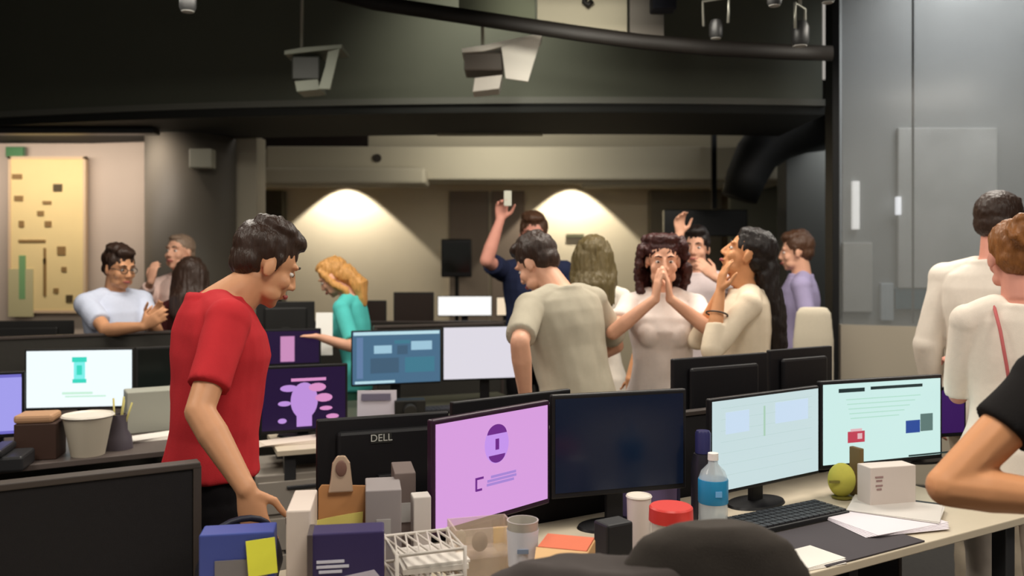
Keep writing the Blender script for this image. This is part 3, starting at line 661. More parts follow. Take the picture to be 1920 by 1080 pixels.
monitor(XY(659, 4.72), XY(827, 4.88), .905, 1.215, 'monitor with a blue dashboard screen in the second row', ub, dashc, bez=.006)
monitor(XY(830, 4.90), XY(992, 5.02), .91, 1.225, 'monitor with a blank white screen left of the man in grey', screen_mat('screen_blank_white', 226,222,232, .95), bez=.006)
vp = screen_mat('screen_dark_violet', 38,16,62, .7); vl = screen_mat('glyph_violet', 198,150,228, .9); vk = screen_mat('glyph_orchid', 226,150,205, .9)
def violc(s_, W, H_, zc):
    disc(s_, .00, zc-.010, .062, .085, vl, 'bright_figure'); patch(s_, .00, zc-.09, .07, .08, vl, 'figure_base', -.0042); patch(s_, .02, zc+.088, .16, .014, vk, 'title')
    for (x, z, a, b_) in ((-.09,-.02,.03,.012), (.09,0,.04,.02), (.10,-.05,.03,.010), (-.07,.05,.04,.016), (.13,-.09,.03,.012), (-.10,-.10,.02,.012), (.06,.05,.04,.02)): disc(s_, x, zc+z, a, b_, vk if x > 0 else vl, 'splash', -.0045, 14)
monitor(XY(486, 3.92), XY(652, 4.06), .80, 1.115, 'monitor with a dark violet screen and bright pink figure beside the man in red', vp, violc)
monitor(XY(488, 5.0), XY(602, 5.1), .98, 1.20, 'small dark monitor with a pink patch, above the violet one', vp, lambda s_, W, H_, zc: patch(s_, -.02, zc-.01, .08, .15, screen_mat('glyph_pink_patch', 215,150,200, .85), 'pink_patch'))
tl = screen_mat('glyph_teal', 60,225,200, .9); tc_ = screen_mat('glyph_cyan', 130,245,240, .95); tg = screen_mat('glyph_palegreen', 205,245,220, .95)
def tealc(s_, W, H_, zc):
    patch(s_, 0, zc+.045, .055, .13, tc_, 'emblem_ground'); patch(s_, 0, zc+.100, .072, .026, tl, 'emblem_top', -.0045); patch(s_, 0, zc-.012, .068, .020, tl, 'emblem_bottom', -.0045); patch(s_, 0, zc+.045, .026, .05, tl, 'emblem_bar', -.0045)
    patch(s_, -.01, zc-.075, .15, .012, tg, 'caption'); patch(s_, .03, zc-.092, .20, .008, tg, 'caption')
monitor(XY(46, 4.42), XY(251, 4.50), .825, 1.145, 'monitor with a bright white screen and teal emblem at left', screen_mat('screen_bright_white', 238,248,252, 1.05), tealc, bez=.010, plastic=pl_dark)
monitor(XY(254, 4.51), XY(380, 4.66), .85, 1.145, 'switched-off dark monitor beside the one with the teal emblem', M('screen_off_green', 22,28,26, rough=.2), plastic=pl_dark)
monitor(XY(-70, 3.62), XY(46, 3.70), .84, 1.125, 'monitor with a violet-blue screen cut by the left edge', screen_mat('screen_periwinkle', 118,112,205, .9), lambda s_, W, H_, zc: patch(s_, .06, zc, .09, H_*.9, screen_mat('glyph_periwinkle_light', 165,160,240, .95), 'light_panel'))
back(-60, 5.35, 140, 5.45, .9, 1.225, 'dark monitor seen from behind at the far left, before the pin board', plastic=pl_dark)
back(480, 5.9, 590, 6.0, 1.0, 1.32, 'dark monitor seen from behind, between the man in red and the blonde woman', plastic=pl_dark)
# far desk along the meeting area
desk(0, -2.6, .72, 7.0, 7.55, 0, desk_pale, 'far pale desk before the lit back wall')
screen_divider(-2.6, .72, 6.96, .12, 1.10, 0, felt2, 'charcoal divider in front of the far pale desk')
monitor((-.62,7.12), (-.17,7.15), 1.14, 1.31, 'low white screen shining on the far desk', screen_mat('screen_far_white', 250,248,245, 1.1), bez=.004)
monitor((-.13,7.15), (.06,7.2), 1.14, 1.30, 'narrow cream screen right of the low white one on the far desk', screen_mat('screen_far_cream', 245,222,190, 1.0), bez=.004)
for i, (x0, x1, z1, lb_) in enumerate(((-1.00,-.66,1.34,'dark monitor on the far desk left of the low white screen'), (-1.42,-1.06,1.27,'dark monitor on the far desk behind the blonde woman'))):
    monitor((x0,7.2), (x1,7.2), z1-.26, z1, lb_, M('screen_brownish', 50,40,36, rough=.3), plastic=pl_dark)
# chairs at the far right and pedestal cabinet
t = empty('office_chair', (1.845,5.25,0), R(170), 'pale beige upholstered chair beside the counter', 'chair', None)
cf = cloth('chair_beige', 206,196,176); t.scale = (.52,.8,1.13)
bb = MB(); bb.loft([(v3(0,.02,.62), (.20,0,0), (0,.035,0)), (v3(0,.04,.75), (.24,0,0), (0,.04,0)), (v3(0,.06,1.0), (.23,0,0), (0,.04,0)), (v3(0,.07,1.14), (.20,0,0), (0,.035,0)), (v3(0,.072,1.17), (.15,0,0), (0,.02,0))], 24)
bake('backrest', bb, cf, t, .012, 3)
MB().box((0,-.22,.50), (.50,.48,.09)).build('seat', cf, t, bevel=.03, seg=4)
MB().cyl((0,-.2,.1),(0,-.2,.46),.03).build('gas_lift', steel, t, smooth=True)
sb = MB().tube([(0,.0,.48),(0,.06,.5),(0,.08,.62),(0,.08,.8)], .018); sb.build('back_bar', steel, t, smooth=True)
for i in range(5):
    a = 2*math.pi*i/5; e_ = v3(.28*math.cos(a), -.2+.28*math.sin(a), .06)
    MB().tube([(0,-.2,.11), e_], [.022,.014]).build('foot', pl_black, t, smooth=True); MB().cyl(e_+v3(-.02,0,-.03), e_+v3(.02,0,-.03), .03).build('caster', pl_black, t, smooth=True)
def office_chair(loc, rz, label, top, w_, m, arms=True, jag=None):
    t = empty('office_chair', (*loc,0), rz, label, 'chair')
    b = MB(); z = top
    b.loft([(v3(0,.02,z-.52), (w_*.40,0,0), (0,.035,0)), (v3(0,.035,z-.40), (w_*.47,0,0), (0,.045,0)), (v3(0,.045,z-.20), (w_*.5,0,0), (0,.05,0)), (v3(0,.05,z-.09), (w_*.46,0,0), (0,.045,0)), (v3(0,.052,z-.03), (w_*.36,0,0), (0,.04,0)), (v3(0,.053,z), (w_*.2,0,0), (0,.03,0))], 28)
    bake('backrest', b, m, t, .010, 4, disp=.004, dscale=(8,8,8))
    MB().box((0,-.25,.47), (w_,.48,.09)).build('seat', m, t, bevel=.035, seg=4)
    MB().cyl((0,-.22,.1),(0,-.22,.43),.028).build('gas_lift', steel, t, smooth=True)
    MB().tube([(0,-.1,.44),(0,.05,.46),(0,.11,.56),(0,.11,z-.3)], .02).build('back_bar', pl_black, t, smooth=True)
    if arms:
        for e in (-1, 1): MB().tube([(e*w_*.5,-.2,.46),(e*w_*.62,-.2,.5),(e*w_*.62,-.2,.68),(e*w_*.60,-.12,.70),(e*w_*.60,-.36,.70)], .02).build('armrest', pl_black, t, smooth=True)
    for i in range(5):
        a = 2*math.pi*i/5+.3; e_ = v3(.30*math.cos(a), -.22+.30*math.sin(a), .075)
        MB().tube([(0,-.22,.12), e_], [.024,.016]).build('foot', pl_black, t, smooth=True); MB().cyl(e_+v3(-.02,0,-.04), e_+v3(.02,0,-.04), .033).build('caster', pl_black, t, smooth=True)
    return t
cbk = mat('chair_fabric_charcoal', s2l(58,52,47), rough=.85, noise_amt=.1, nscale=50, bump=.2, bscale=500)
ch = office_chair((.375,1.62), R(178), 'charcoal office chair with a rounded back and a jacket, bottom front', 1.12, .385, cbk, arms=False)
# jacket hung over the left of the chair
b = MB(); b.loft([(v3(.10,.06,.60), (.20,0,0), (0,.07,0)), (v3(.15,.06,.85), (.22,0,0), (0,.075,0)), (v3(.17,.055,.98), (.20,0,0), (0,.07,0)), (v3(.15,.05,1.02), (.15,0,0), (0,.05,0))], 24)
jk = bake('jacket', b, mat('jacket_charcoal', s2l(64,58,56), rough=.95, noise_amt=.1, nscale=20), None, .010, 3, disp=.012, dscale=(9,9,5)); jk.parent = None
jk.location = ch.location+v3(-.06,-.01,.028); jk.rotation_euler = ch.rotation_euler; tag(jk, 'dark charcoal jacket draped over the left side of the front chair back', 'jacket')
desk(0, -1.4, .05, 5.95, 6.5, A30, desk_dark, 'dark desk at the far left before the pin board')
desk(0, 1.22, 1.72, 5.80, 6.25, A30, desk_dark, 'small dark desk far behind the man in red')
t = empty('drawer_cabinet', (*XY(556, 3.95), 0), A22, 'grey drawer cabinet under the short pale desk', 'cabinet')
MB().box((0,0,.35), (.40,.40,.64)).build('body', M('cabinet_grey', 150,142,132, rough=.5), t, bevel=.006)
for i, (z, h_) in enumerate(((.57,.14), (.41,.14), (.19,.26))):
    d_ = MB().box((0,-.205,z), (.38,.015,h_)).build('drawer', M('drawer_grey', 160,152,142, rough=.45), t, bevel=.003); MB().box((0,-.217,z+h_*.3), (.14,.012,.014)).build('handle', steel, d_, bevel=.002)
for x in (-.17,.17):
    for y in (-.17,.17): MB().cyl((x,y,0),(x,y,.035),.02).build('caster', pl_black, t, smooth=True)
PPL = True
sk_l = skin('skin_light', 222,168,140); sk_t = skin('skin_tan', 205,150,112); sk_p = skin('skin_pink', 215,150,132); sk_w = skin('skin_warm', 212,150,105)
h_dk = hairm('hair_dark_brown', 52,36,28); h_br = hairm('hair_brown', 82,56,40); h_bl = hairm('hair_blonde', 205,150,85); h_rd = hairm('hair_dark_red', 60,28,26); h_ol = hairm('hair_ash_brown', 95,82,52); h_bk = hairm('hair_black', 30,22,20); h_au = hairm('hair_auburn', 140,90,48); h_gr = hairm('hair_grey', 140,118,100)
jean = cloth('trousers_black', 24,22,24); beige = cloth('trousers_beige', 205,190,168); navy_t = cloth('trousers_navy', 34,36,60)
dn = v3(0,0,-1); up = v3(0,0,1)
# red man
person(-.955, 2.72, -62, 1.78, 'man in a red t-shirt standing in profile beside the black desk divider, looking down', sk_t, cloth('red_cotton', 190,48,54), jean, h_dk, 'short', lean=3, head=(4,24,0), sleeve=.37, shirt_len=.085, vox=.006, nf=.075, hz=-.035, girth=1.08,
  arms={'R':(P(462,918,2.30), v3(-1,-.3,0), v3(.3,-.1,-1), v3(0,1,0), .35)})
# man in blue-white shirt at left
person(-2.42, 5.17, -122, 1.69, 'man in a pale blue shirt and glasses clapping behind the bright left monitor', sk_t, cloth('shirt_pale_blue', 205,212,232), navy_t, h_dk, 'short', lean=4, head=(0,8,0), sleeve=.34, glasses=True,
  arms={'R':(P(268,612,4.78), v3(-.6,-.4,-1), v3(.6,0,.35), v3(0,.8,.2), .3), 'L':(P(276,604,4.92), v3(.4,.5,-1), v3(.5,0,.5), v3(0,-.8,0), .3)})
# person behind, hand to the face
person(-2.33, 5.98, 160, 1.80, 'grey-haired person in a pink top, one hand raised, by the round grey column', sk_l, cloth('pink_top', 226,196,186), jean, h_gr, 'cropped', female=True, lean=0, head=(0,-4,0), sleeve=.9,
  arms={'R':(P(283,528,5.62), v3(-.6,-.2,-1), v3(.12,.1,1), v3(.4,1,0), .5)})
# long brown hair from behind
person(-2.04, 5.42, 12, 1.63, 'person with long dark brown hair and a dark maroon top beside the man in red', sk_l, cloth('maroon_top', 62,26,26), jean, h_dk, 'long', female=True, head=(0,4,0), sleeve=.5)
# blonde woman in turquoise
person(-.96, 5.45, 80, 1.66, 'blonde woman in a turquoise top leaning over the far desk, reaching left', sk_l, cloth('turquoise_top', 88,196,190), cloth('trousers_green', 60,110,90), h_bl, 'updo', female=True, lean=11, head=(4,22,0), sleeve=.40, nf=.02,
  arms={'L':(P(592,630,5.10), v3(.7,-.2,-1), v3(-1,-.1,.12), v3(0,.3,-1), .25), 'R':(P(604,640,5.40), v3(.6,.5,-1), v3(-1,0,0), v3(0,.2,-1), .3)})
# man with raised arm
person(.15, 5.85, 176, 1.92, 'man in a navy t-shirt raising one arm with something small in his hand', sk_p, cloth('navy_cotton', 40,46,72), jean, h_br, 'short', head=(0,4,0), sleeve=.34, beard=M('beard_red', 120,62,50, rough=.9),
  arms={'R':(P(938,412,5.62), v3(-.5,-.5,-1), v3(.12,0,1), v3(.2,-1,0), .8)})
# man in grey shirt
person(.30, 3.86, 40, 1.77, 'man in a grey-beige t-shirt seen from behind, bending his head to the left', sk_l, cloth('greybeige_cotton', 178,170,152), navy_t, h_dk, 'short', lean=12, side=-2, head=(14,22,0), sleeve=.42, girth=1.10, vox=.007, nf=.05,
  arms={'L':(P(986,748,3.62), v3(-.2,-1,0), v3(.1,.2,-1), v3(1,0,0), .3), 'R':(v3(.27,4.22,1.08), v3(.6,.3,-.4), v3(-.6,.2,-.2), v3(-.3,-.6,0), .5)})
# long straight hair from behind
person(.46, 4.84, -6, 1.75, 'woman with long ash-brown hair seen from behind, beside the man in grey', sk_w, cloth('white_top_b', 228,220,208), cloth('trousers_brown', 96,66,56), h_ol, 'long', female=True, head=(0,2,0), sleeve=.16,
  arms={'R':(P(1180,712,4.55), v3(.7,-.6,0), v3(-.05,.3,-1), v3(-1,0,0), .3)})
# woman with curly hair, hands over mouth
person(.75, 4.26, 176, 1.74, 'woman with dark red curly hair and a white top pressing her hands to her mouth', sk_l, cloth('white_top', 235,222,215), cloth('trousers_white', 214,200,186), h_rd, 'curly', female=True, head=(0,8,0), sleeve=.30, vox=.006,
  arms={'R':(P(1229,560,3.98), v3(-1,-.3,-.9), v3(.13,.0,1), v3(.9,.25,0), .15), 'L':(P(1256,560,3.98), v3(1,-.3,-.9), v3(-.13,.0,1), v3(-.9,.25,0), .15)})
# woman with dark ponytail, laughing
def bracelet(root, U, hp, HM, ap, s):
    sh, el, wr = ap['L']; d = (wr-el).normalized(); a = d.orthogonal().normalized(); b = d.cross(a); c = el.lerp(wr, .62)
    MB().tube([c+(a*math.cos(t)+b*math.sin(t))*.047 for t in [i*math.pi/8 for i in range(17)]], .004, 6).build('bracelet', M('bracelet_dark', 60,50,44, rough=.4), root, smooth=True)
person(1.09, 4.00, 78, 1.77, 'woman in a cream blouse with long black hair laughing with her head thrown back', sk_w, cloth('cream_blouse', 228,212,188), jean, h_bk, 'ponytail', female=True, lean=0, head=(-4,-22,0), sleeve=.72, vox=.006, girth=1.12, nf=.03, extras=bracelet,
  arms={'L':(P(1350,548,3.78), v3(-.5,-.4,-1), v3(.16,.05,1), v3(.9,.2,.1), .3), 'R':(P(1348,552,4.02), v3(-.5,.4,-1), v3(.2,-.05,1), v3(.9,-.2,.1), .3)})
# far right group
person(1.24, 5.75, 158, 1.82, 'dark-haired man in a patterned white shirt, arm raised, behind the laughing woman', sk_l, cloth('pattern_white', 214,200,200), jean, h_bk, 'short', head=(0,0,0), sleeve=.9,
  arms={'R':(P(1275,440,5.55), v3(-1,-.2,-.6), v3(-.05,0,1), v3(.4,-1,0), .6), 'L':(P(1340,520,5.45), v3(1,-.2,-.5), v3(-.6,0,.6), v3(-.4,1,0), .4)})
person(2.02, 6.0, 74, 1.80, 'person in a lavender shirt standing far back by the dark pillar', sk_l, cloth('lavender_shirt', 170,160,196), cloth('trousers_purple', 70,50,95), h_br, 'short', sleeve=.5, head=(0,6,0))
# man in white shirt at right
person(2.12, 3.74, -50, 1.91, 'tall dark-haired man in a white shirt at right, seen from behind', sk_p, cloth('white_shirt', 226,216,204), cloth('trousers_beige', 205,190,168), h_dk, 'cropped', lean=2, head=(-10,4,0), sleeve=.95, shirt_len=-.06, girth=1.10)
# woman with a bun
def strap(root, U, hp, HM, ap, s):
    MB().tube([U((-.085,.02,1.475)), U((-.088,-.055,1.455)), U((-.085,-.118,1.37)), U((-.07,-.135,1.25)), U((-.05,-.128,1.12))], .006, 8).build('strap', M('strap_pink', 190,96,96, rough=.6), root, smooth=True)
person(1.785, 3.02, -14, 1.75, 'woman with auburn hair in a bun and a white top, far right', sk_p, cloth('white_knit', 238,226,212), cloth('trousers_white', 214,200,186), h_au, 'bun', female=True, head=(0,6,0), sleeve=.5, vox=.006, girth=1.0, extras=strap,
  arms={'L':(v3(1.74,3.36,1.2), v3(-.2,-.3,-1), v3(.3,.8,.1), v3(0,0,-1), .4)})
# nearest person, cut by the frame
person(1.235, 1.70, 4, 1.70, 'nearest person at the right edge in a black t-shirt and white skirt', sk_w, cloth('black_cotton', 30,28,28), cloth('white_skirt', 226,208,184), h_dk, 'short', female=False, sleeve=.22, girth=1.0, skirt=1.20, hips=(-.09,0), vox=.005, shirt_len=.16, head=(-10,5,0),
  arms={'L':(v3(1.09,1.585,1.15), v3(-.8,-.1,-1), v3(.9,.05,.1), v3(.2,1,0), .5)})
# ------------------------------------------------------------------ things on the desks
Z = DZ+.0005
def at(px, Y, z=Z): return v3((px-960)/1600*Y, Y, z)
def one(name, mb, m, loc, rz, label, cat, **k):
    g = k.pop('group', None); o = mb.build(name, m, **k); o.location = loc; o.rotation_euler = (0,0,rz); return tag(o, label, cat, g)
white = M('paper_white', 226,220,212, rough=.8); cream = M('card_cream', 214,196,170, rough=.8); greyp = M('plastic_grey', 140,134,130, rough=.5)
# -- left group in front of the man in red
t = empty('magazine_file', at(448, 1.98), A30*.35, 'blue magazine file with a yellow sticky note in the front left', 'file holder')
MB().box((0,.0,.10), (.165,.075,.20)).build('body', mat('file_blue', s2l(62,76,150), rough=.5, noise_amt=.08, nscale=12), t, bevel=.004)
MB().box((.01,-.039,.075), (.115,.003,.13)).build('label_card', M('label_greybeige', 120,116,118, rough=.7), t)
MB().prism([v3(.020,-.043,.182), v3(.084,-.043,.188), v3(.092,-.058,.112), v3(.028,-.056,.104)], (0,.002,0)).build('sticky_note', M('sticky_yellow', 226,226,70, rough=.7), t)
one('binder', MB().box((0,0,.125), (.055,.18,.25)), M('binder_white', 214,200,190, rough=.55), at(567, 2.04), R(8), 'white ring binder standing between the blue and the purple files', 'binder', bevel=.004)
one('stress_ball', MB().ell((0,0,.028), (.032,.032,.028)), M('ball_mauve', 170,120,140, rough=.6), at(536, 1.80, Z+.0), 0, 'small mauve cushion beside the blue magazine file', 'ball', smooth=True)
t = empty('magazine_file', at(651, 1.92), R(9), 'dark purple magazine file with a white printed stripe', 'file holder')
MB().box((0,0,.11), (.165,.07,.22)).build('body', mat('file_purple', s2l(52,42,86), rough=.45, noise_amt=.1, nscale=10), t, bevel=.004)
MB().box((-.079,-.003,.11), (.012,.080,.222)).build('spine', M('file_spine', 76,66,66, rough=.5), t, bevel=.002)
for i, (w_, z, x) in enumerate(((.06,.158,-.035), (.07,.147,-.030), (.05,.136,-.035))): MB().box((x,-.036,z), (w_,.002,.006)).build('printed_line', M('print_white', 205,205,220), t)
MB().prism([v3(-.062,-.0365,.02), v3(-.062,-.0365,.115), v3(.060,-.0365,.135), v3(.072,-.0365,.120), v3(.0,-.0365,.02)], (0,.002,0)).build('white_panel', M('print_pale', 190,184,200), t)
# black bag under the man's hand
t = empty('shoulder_bag', v3(*U2(.475,2.17)[:2], Z), A30+.2, 'black bag with a looped strap by the hand of the man in red', 'bag')
bb = MB(); bb.loft([(v3(0,0,.0), (.10,0,0), (0,.045,0)), (v3(0,0,.06), (.115,0,0), (0,.055,0)), (v3(0,0,.12), (.10,0,0), (0,.04,0)), (v3(0,0,.15), (.07,0,0), (0,.02,0))], 20)
bake('bag_body', bb, M('bag_black', 28,26,34, rough=.6), t, .008, 3, disp=.005, dscale=(14,14,14))
MB().tube([v3(.085*math.cos(a), .0, .125+.055*math.sin(a)) for a in [math.pi*i/10 for i in range(11)]], .008).build('strap', M('strap_navy', 24,26,44, rough=.5), t, smooth=True)
# clipboard
t = empty('clipboard', at(643, 2.12, Z-.045), R(12), 'brown clipboard with a metal clip standing upright above the purple file', 'clipboard')
t.rotation_euler = (R(-6), 0, R(12))
MB().prism([v3(-.062,0,.05), v3(.045,0,.05), v3(.072,0,.285), v3(.064,0,.298), v3(-.052,0,.306), v3(-.060,0,.295)], (0,.004,0)).build('board', mat('hardboard', s2l(176,124,78), rough=.6, noise_amt=.1, nscale=15), t, bevel=.002)
b = MB().prism([v3(-.036,-.010,.285), v3(.026,-.010,.285), v3(.022,-.010,.320), v3(.018,-.010,.358), v3(.006,-.010,.376), v3(-.014,-.010,.376), v3(-.026,-.010,.358), v3(-.030,-.010,.320)], (0,.012,0))
b.build('clip', M('clip_metal', 200,172,148, rough=.3, metal=.5), t, bevel=.004, seg=3)
MB().ell((-.004,-.014,.345), (.014,.004,.020)).build('clip_hole', M('clip_dark', 110,78,68), t, smooth=True)
MB().prism([v3(-.064,-.006,.12), v3(.045,-.006,.13), v3(.050,-.006,.235), v3(.02,-.006,.232), v3(-.03,-.006,.226), v3(-.066,-.006,.220)], (0,.003,0)).build('yellow_sheet', M('sheet_yellow', 214,200,110, rough=.8), t)
# grey file boxes
for i, (px, Y, h_, rz, lb_) in enumerate(((718, 2.17, .255, 10, 'light grey file box standing right of the clipboard'), (756, 2.28, .270, 12, 'taupe file box behind the wire tray'))):
    t = empty('file_box', at(px, Y), R(rz), lb_, 'file box', 'grey file boxes')
    MB().box((0,0,h_/2), ((.088,.055)[i],.13,h_)).build('body', M('box_grey', 146,138,138, rough=.6) if i == 0 else M('box_taupe', 112,98,94, rough=.6), t, bevel=.003)
    MB().box((0,-.0665,h_*.62), (.035,.003,.05)).build('label_card', M('label_grey', 170,166,164), t)
one('box', MB().box((0,0,.115), (.045,.05,.23)), M('box_white', 206,198,192, rough=.6), at(789, 2.16, Z), R(15), 'narrow white box standing just left of the pink monitor', 'box', bevel=.003)
# wire tray
t = empty('wire_tray', at(796, 1.95), R(20), 'white wire letter tray under the left corner of the pink monitor', 'tray'); t.scale = (.86,.9,1)
wm_ = M('wire_white', 196,188,180, rough=.4)
for k, z in enumerate((.05,.115,.175)):
    b = MB()
    b.tube([v3(-.09,-.07,z), v3(.09,-.07,z), v3(.09,.09,z), v3(-.09,.09,z), v3(-.09,-.07,z)], .004, 8)
    for i in range(7): b.tube([v3(-.09+.03*i,-.07,z), v3(-.06+.03*i if i < 6 else .09,.09,z)], .003, 6); b.tube([v3(.09-.03*i,-.07,z-.001), v3(.06-.03*i if i < 6 else -.09,.09,z-.001)], .003, 6)
    b.build('wire_shelf', wm_, t, smooth=True)
for x in (-.09,.09):
    for y in (-.07,.09): MB().cyl((x,y,0),(x,y,.18),.005).build('post', wm_, t, smooth=True)
one('paper_stack', MB().box((0,0,.006), (.15,.13,.012)).box((.004,.003,.016), (.145,.13,.006), rz=.05), white, v3(*at(808, 1.98)[:2], Z+.121), R(16), 'white papers lying on the middle shelf of the wire tray', 'paper')
# -- under the pink monitor
t = empty('organizer_box', at(902, 2.06), R(16), 'beige see-through organizer box below the pink monitor', 'box')
clear = mat('clear_plastic', s2l(226,208,188), rough=.15, spec=.5, alpha=.35)
b = MB()
for c_, d_ in (((0,-.048,.095),(.145,.004,.19)), ((0,.048,.095),(.145,.004,.19)), ((-.071,0,.095),(.004,.1,.19)), ((.071,0,.095),(.004,.1,.19)), ((0,0,.003),(.145,.1,.005)), ((0,0,.12),(.14,.096,.003))): b.box(c_, d_)
b.build('shell', clear, t)
MB().box((-.01,.02,.06), (.11,.05,.105)).build('card_stack', cream, t, bevel=.003)
MB().ell((-.008,-.02,.150), (.020,.012,.024)).build('trinket', M('trinket_brown', 96,74,56), t, smooth=True)
MB().ell((-.052,-.015,.155), (.012,.010,.026)).build('trinket', M('trinket_olive', 150,140,120), t, smooth=True)
one('sticky_note_pad', MB().box((0,0,.028), (.045,.012,.060)), M('sticky_gold', 226,184,70, rough=.7), v3(*at(941, 2.125)[:2], Z+.1005), R(12), 'golden yellow note pad standing between organizer box and white cup', 'note pad', bevel=.002)
o = one('card_box', MB().box((0,0,.05), (.045,.05,.10)), M('card_beige', 206,184,150, rough=.8), at(943, 2.13), R(12), 'plain beige card box under the golden note pad', 'box', bevel=.002)
t = empty('tumbler', at(980, 1.98), 0, 'tall translucent cup with a white band and blue print below the pink monitor', 'cup')
MB().lathe([(.001,0),(.026,0),(.028,.01),(.036,.215),(.037,.22),(.034,.22),(.025,.012),(.001,.01)]).build('cup_body', mat('cup_clear', s2l(196,190,180), rough=.12, alpha=.75), t, auto=True)
MB().lathe([(.0335,.115),(.0372,.200),(.0368,.200),(.033,.115)]).build('white_band', M('cup_band', 214,214,224, rough=.4), t, auto=True)
MB().box((0,-.0362,.158), (.026,.002,.010)).build('blue_print', M('print_steelblue', 130,145,170), t)
# snack box
t = empty('snack_box', at(1062, 1.93), R(-16), 'open cardboard snack box with an orange red print, left of the chair', 'box')
kr = mat('kraft', s2l(206,160,108), rough=.7, noise_amt=.06, nscale=20)
MB().box((0,0,.09), (.115,.10,.18)).build('carton', kr, t, bevel=.003)
MB().prism([v3(-.058,-.051,.182), v3(.058,-.051,.182), v3(.064,-.085,.160), v3(-.054,-.085,.160)], (0,.002,.002)).build('flap', M('kraft_light', 222,180,130, rough=.7), t)
MB().box((.0,.0,.183), (.11,.095,.004)).build('lid', M('print_orange', 206,104,70, rough=.6), t)
MB().ell((.01,-.053,.125), (.030,.003,.030)).build('print', M('print_orange', 206,104,70, rough=.6), t, smooth=True)
# papers and keyboards under the black monitor
kbm = M('keyboard_black', 30,30,32, rough=.5); kbg = M('keyboard_grey', 96,96,92, rough=.5); keym = M('key_dark', 46,46,50, rough=.5); keyl = M('key_light', 170,168,160, rough=.5)
def keyboard(loc, rz, label, bm_, km, w_=.42):
    t = empty('keyboard', loc, rz, label, 'keyboard', 'keyboards')
    MB().box((0,0,.010), (w_,.14,.018)).build('base', bm_, t, bevel=.004)
    b = MB()
    for r_ in range(5):
        for c_ in range(16):
            b.box((-w_/2+.02+c_*(w_-.04)/15, -.052+r_*.026, .0215), ((w_-.04)/15*.84,.021,.007))
    k = b.build('keys', km, t); k['kind'] = 'stuff'; return t
keyboard(v3(*U2(1.46,1.88)[:2], Z), A30, 'grey keyboard on the desk below the black switched-off monitor', kbg, keyl)
keyboard(v3(*U2(2.10,1.90)[:2], Z), A30, 'dark keyboard below the plain white document screen', kbm, keym)
keyboard(v3(*U2(1.10,4.62)[:2], Z), A30, 'keyboard far left, hidden', kbm, keym) if False else None
PAP = 'loose papers'
def paper(c, rz, label, m=white, s_=(.21,.297), n=3, name='paper'):
    b = MB()
    for i in range(n): b.box((.004*i,.003*i,.001+.0016*i), (*s_,.0014), rz=.04*i)
    return one(name, b, m, c, rz, label, 'paper', group=PAP)
paper(v3(*U2(1.10,1.72)[:2], Z), A30+.3, 'white papers on the front desk before the pink monitor')
paper(v3(*U2(1.55,1.66)[:2], Z), A30-.2, 'white papers on the desk edge behind the front chair', s_=(.25,.2))
one('pen_holder', MB().box((0,0,.085), (.080,.06,.17)), kbm, v3(*at(1150, 2.14)[:2], Z), A30, 'black pen holder box left of the red-lidded jar', 'holder', bevel=.006)
# small black open box
# cups, jar, bottle
t = empty('cup', at(1198, 2.36), 0, 'tall white cup left of the red-lidded jar', 'cup')
MB().lathe([(.001,0),(.028,0),(.030,.006),(.034,.17),(.031,.17),(.027,.012),(.001,.01)]).build('cup_body', M('mug_white', 216,204,196, rough=.3), t, auto=True)
MB().lathe([(.0342,.166),(.0365,.170),(.0342,.174),(.031,.170)]).build('rim', M('cup_rim', 226,218,206, rough=.4), t, auto=True)
t = empty('jar', at(1258, 2.20), 0, 'clear jar of snacks with a wide red lid behind the front chair', 'jar')
MB().lathe([(.001,0),(.050,0),(.054,.008),(.054,.145),(.048,.157),(.046,.157),(.050,.145),(.050,.01),(.001,.008)]).build('glass_body', mat('jar_clear', s2l(200,196,186), rough=.06, alpha=.35), t, auto=True)
MB().lathe([(.001,.190),(.052,.190),(.056,.186),(.057,.152),(.050,.150),(.001,.150)]).build('lid', M('lid_red', 206,58,52, rough=.4), t, auto=True)
b = MB(); rn = random.Random(5)
for i in range(60): b.ell((rn.uniform(-.033,.033), rn.uniform(-.033,.033), rn.uniform(.014,.13)), (.010,.008,.007), None, 8, 5)
sn = b.build('snacks', M('snack_beige', 196,180,140, rough=.8), t, smooth=True); sn['kind'] = 'stuff'
t = empty('book_stack', v3(*U2(1.78,2.20)[:2], Z), A30, 'lilac and navy box standing behind the red-lidded jar', 'box')
MB().box((0,0,.062), (.20,.07,.124)).build('box_body', M('box_lilac', 120,104,150, rough=.6), t, bevel=.003)
MB().box((.106,0,.064), (.012,.072,.128)).build('box_edge', M('box_navy', 40,36,78, rough=.5), t, bevel=.002)
t.name = 'storage_box'
t = empty('water_bottle', at(1337, 2.38), 0, 'clear water bottle with a blue label in front of the document screen', 'bottle')
MB().lathe([(.001,0),(.030,0),(.034,.006),(.034,.05),(.037,.06),(.040,.07),(.040,.215),(.033,.235),(.014,.255),(.013,.272),(.0115,.272),(.0115,.26),(.037,.210),(.031,.01),(.001,.008)]).build('bottle_body', mat('bottle_clear', s2l(214,222,224), rough=.05, alpha=.4), t, auto=True)
MB().lathe([(.0405,.148),(.0415,.150),(.0415,.212),(.0405,.214)]).build('label_wrap', M('label_blue', 38,130,176, rough=.4), t, auto=True)
MB().box((.006,-.0412,.18), (.018,.003,.016)).build('label_mark', M('label_mark_blue', 110,170,220), t)
MB().lathe([(.001,.285),(.0145,.285),(.0150,.266),(.001,.264)], n=18).build('cap', M('cap_white', 232,226,220, rough=.4), t, auto=True)
t = empty('flask', at(1318, 2.62), 0, 'dark flask with a navy cap behind the blue-labelled water bottle', 'bottle')
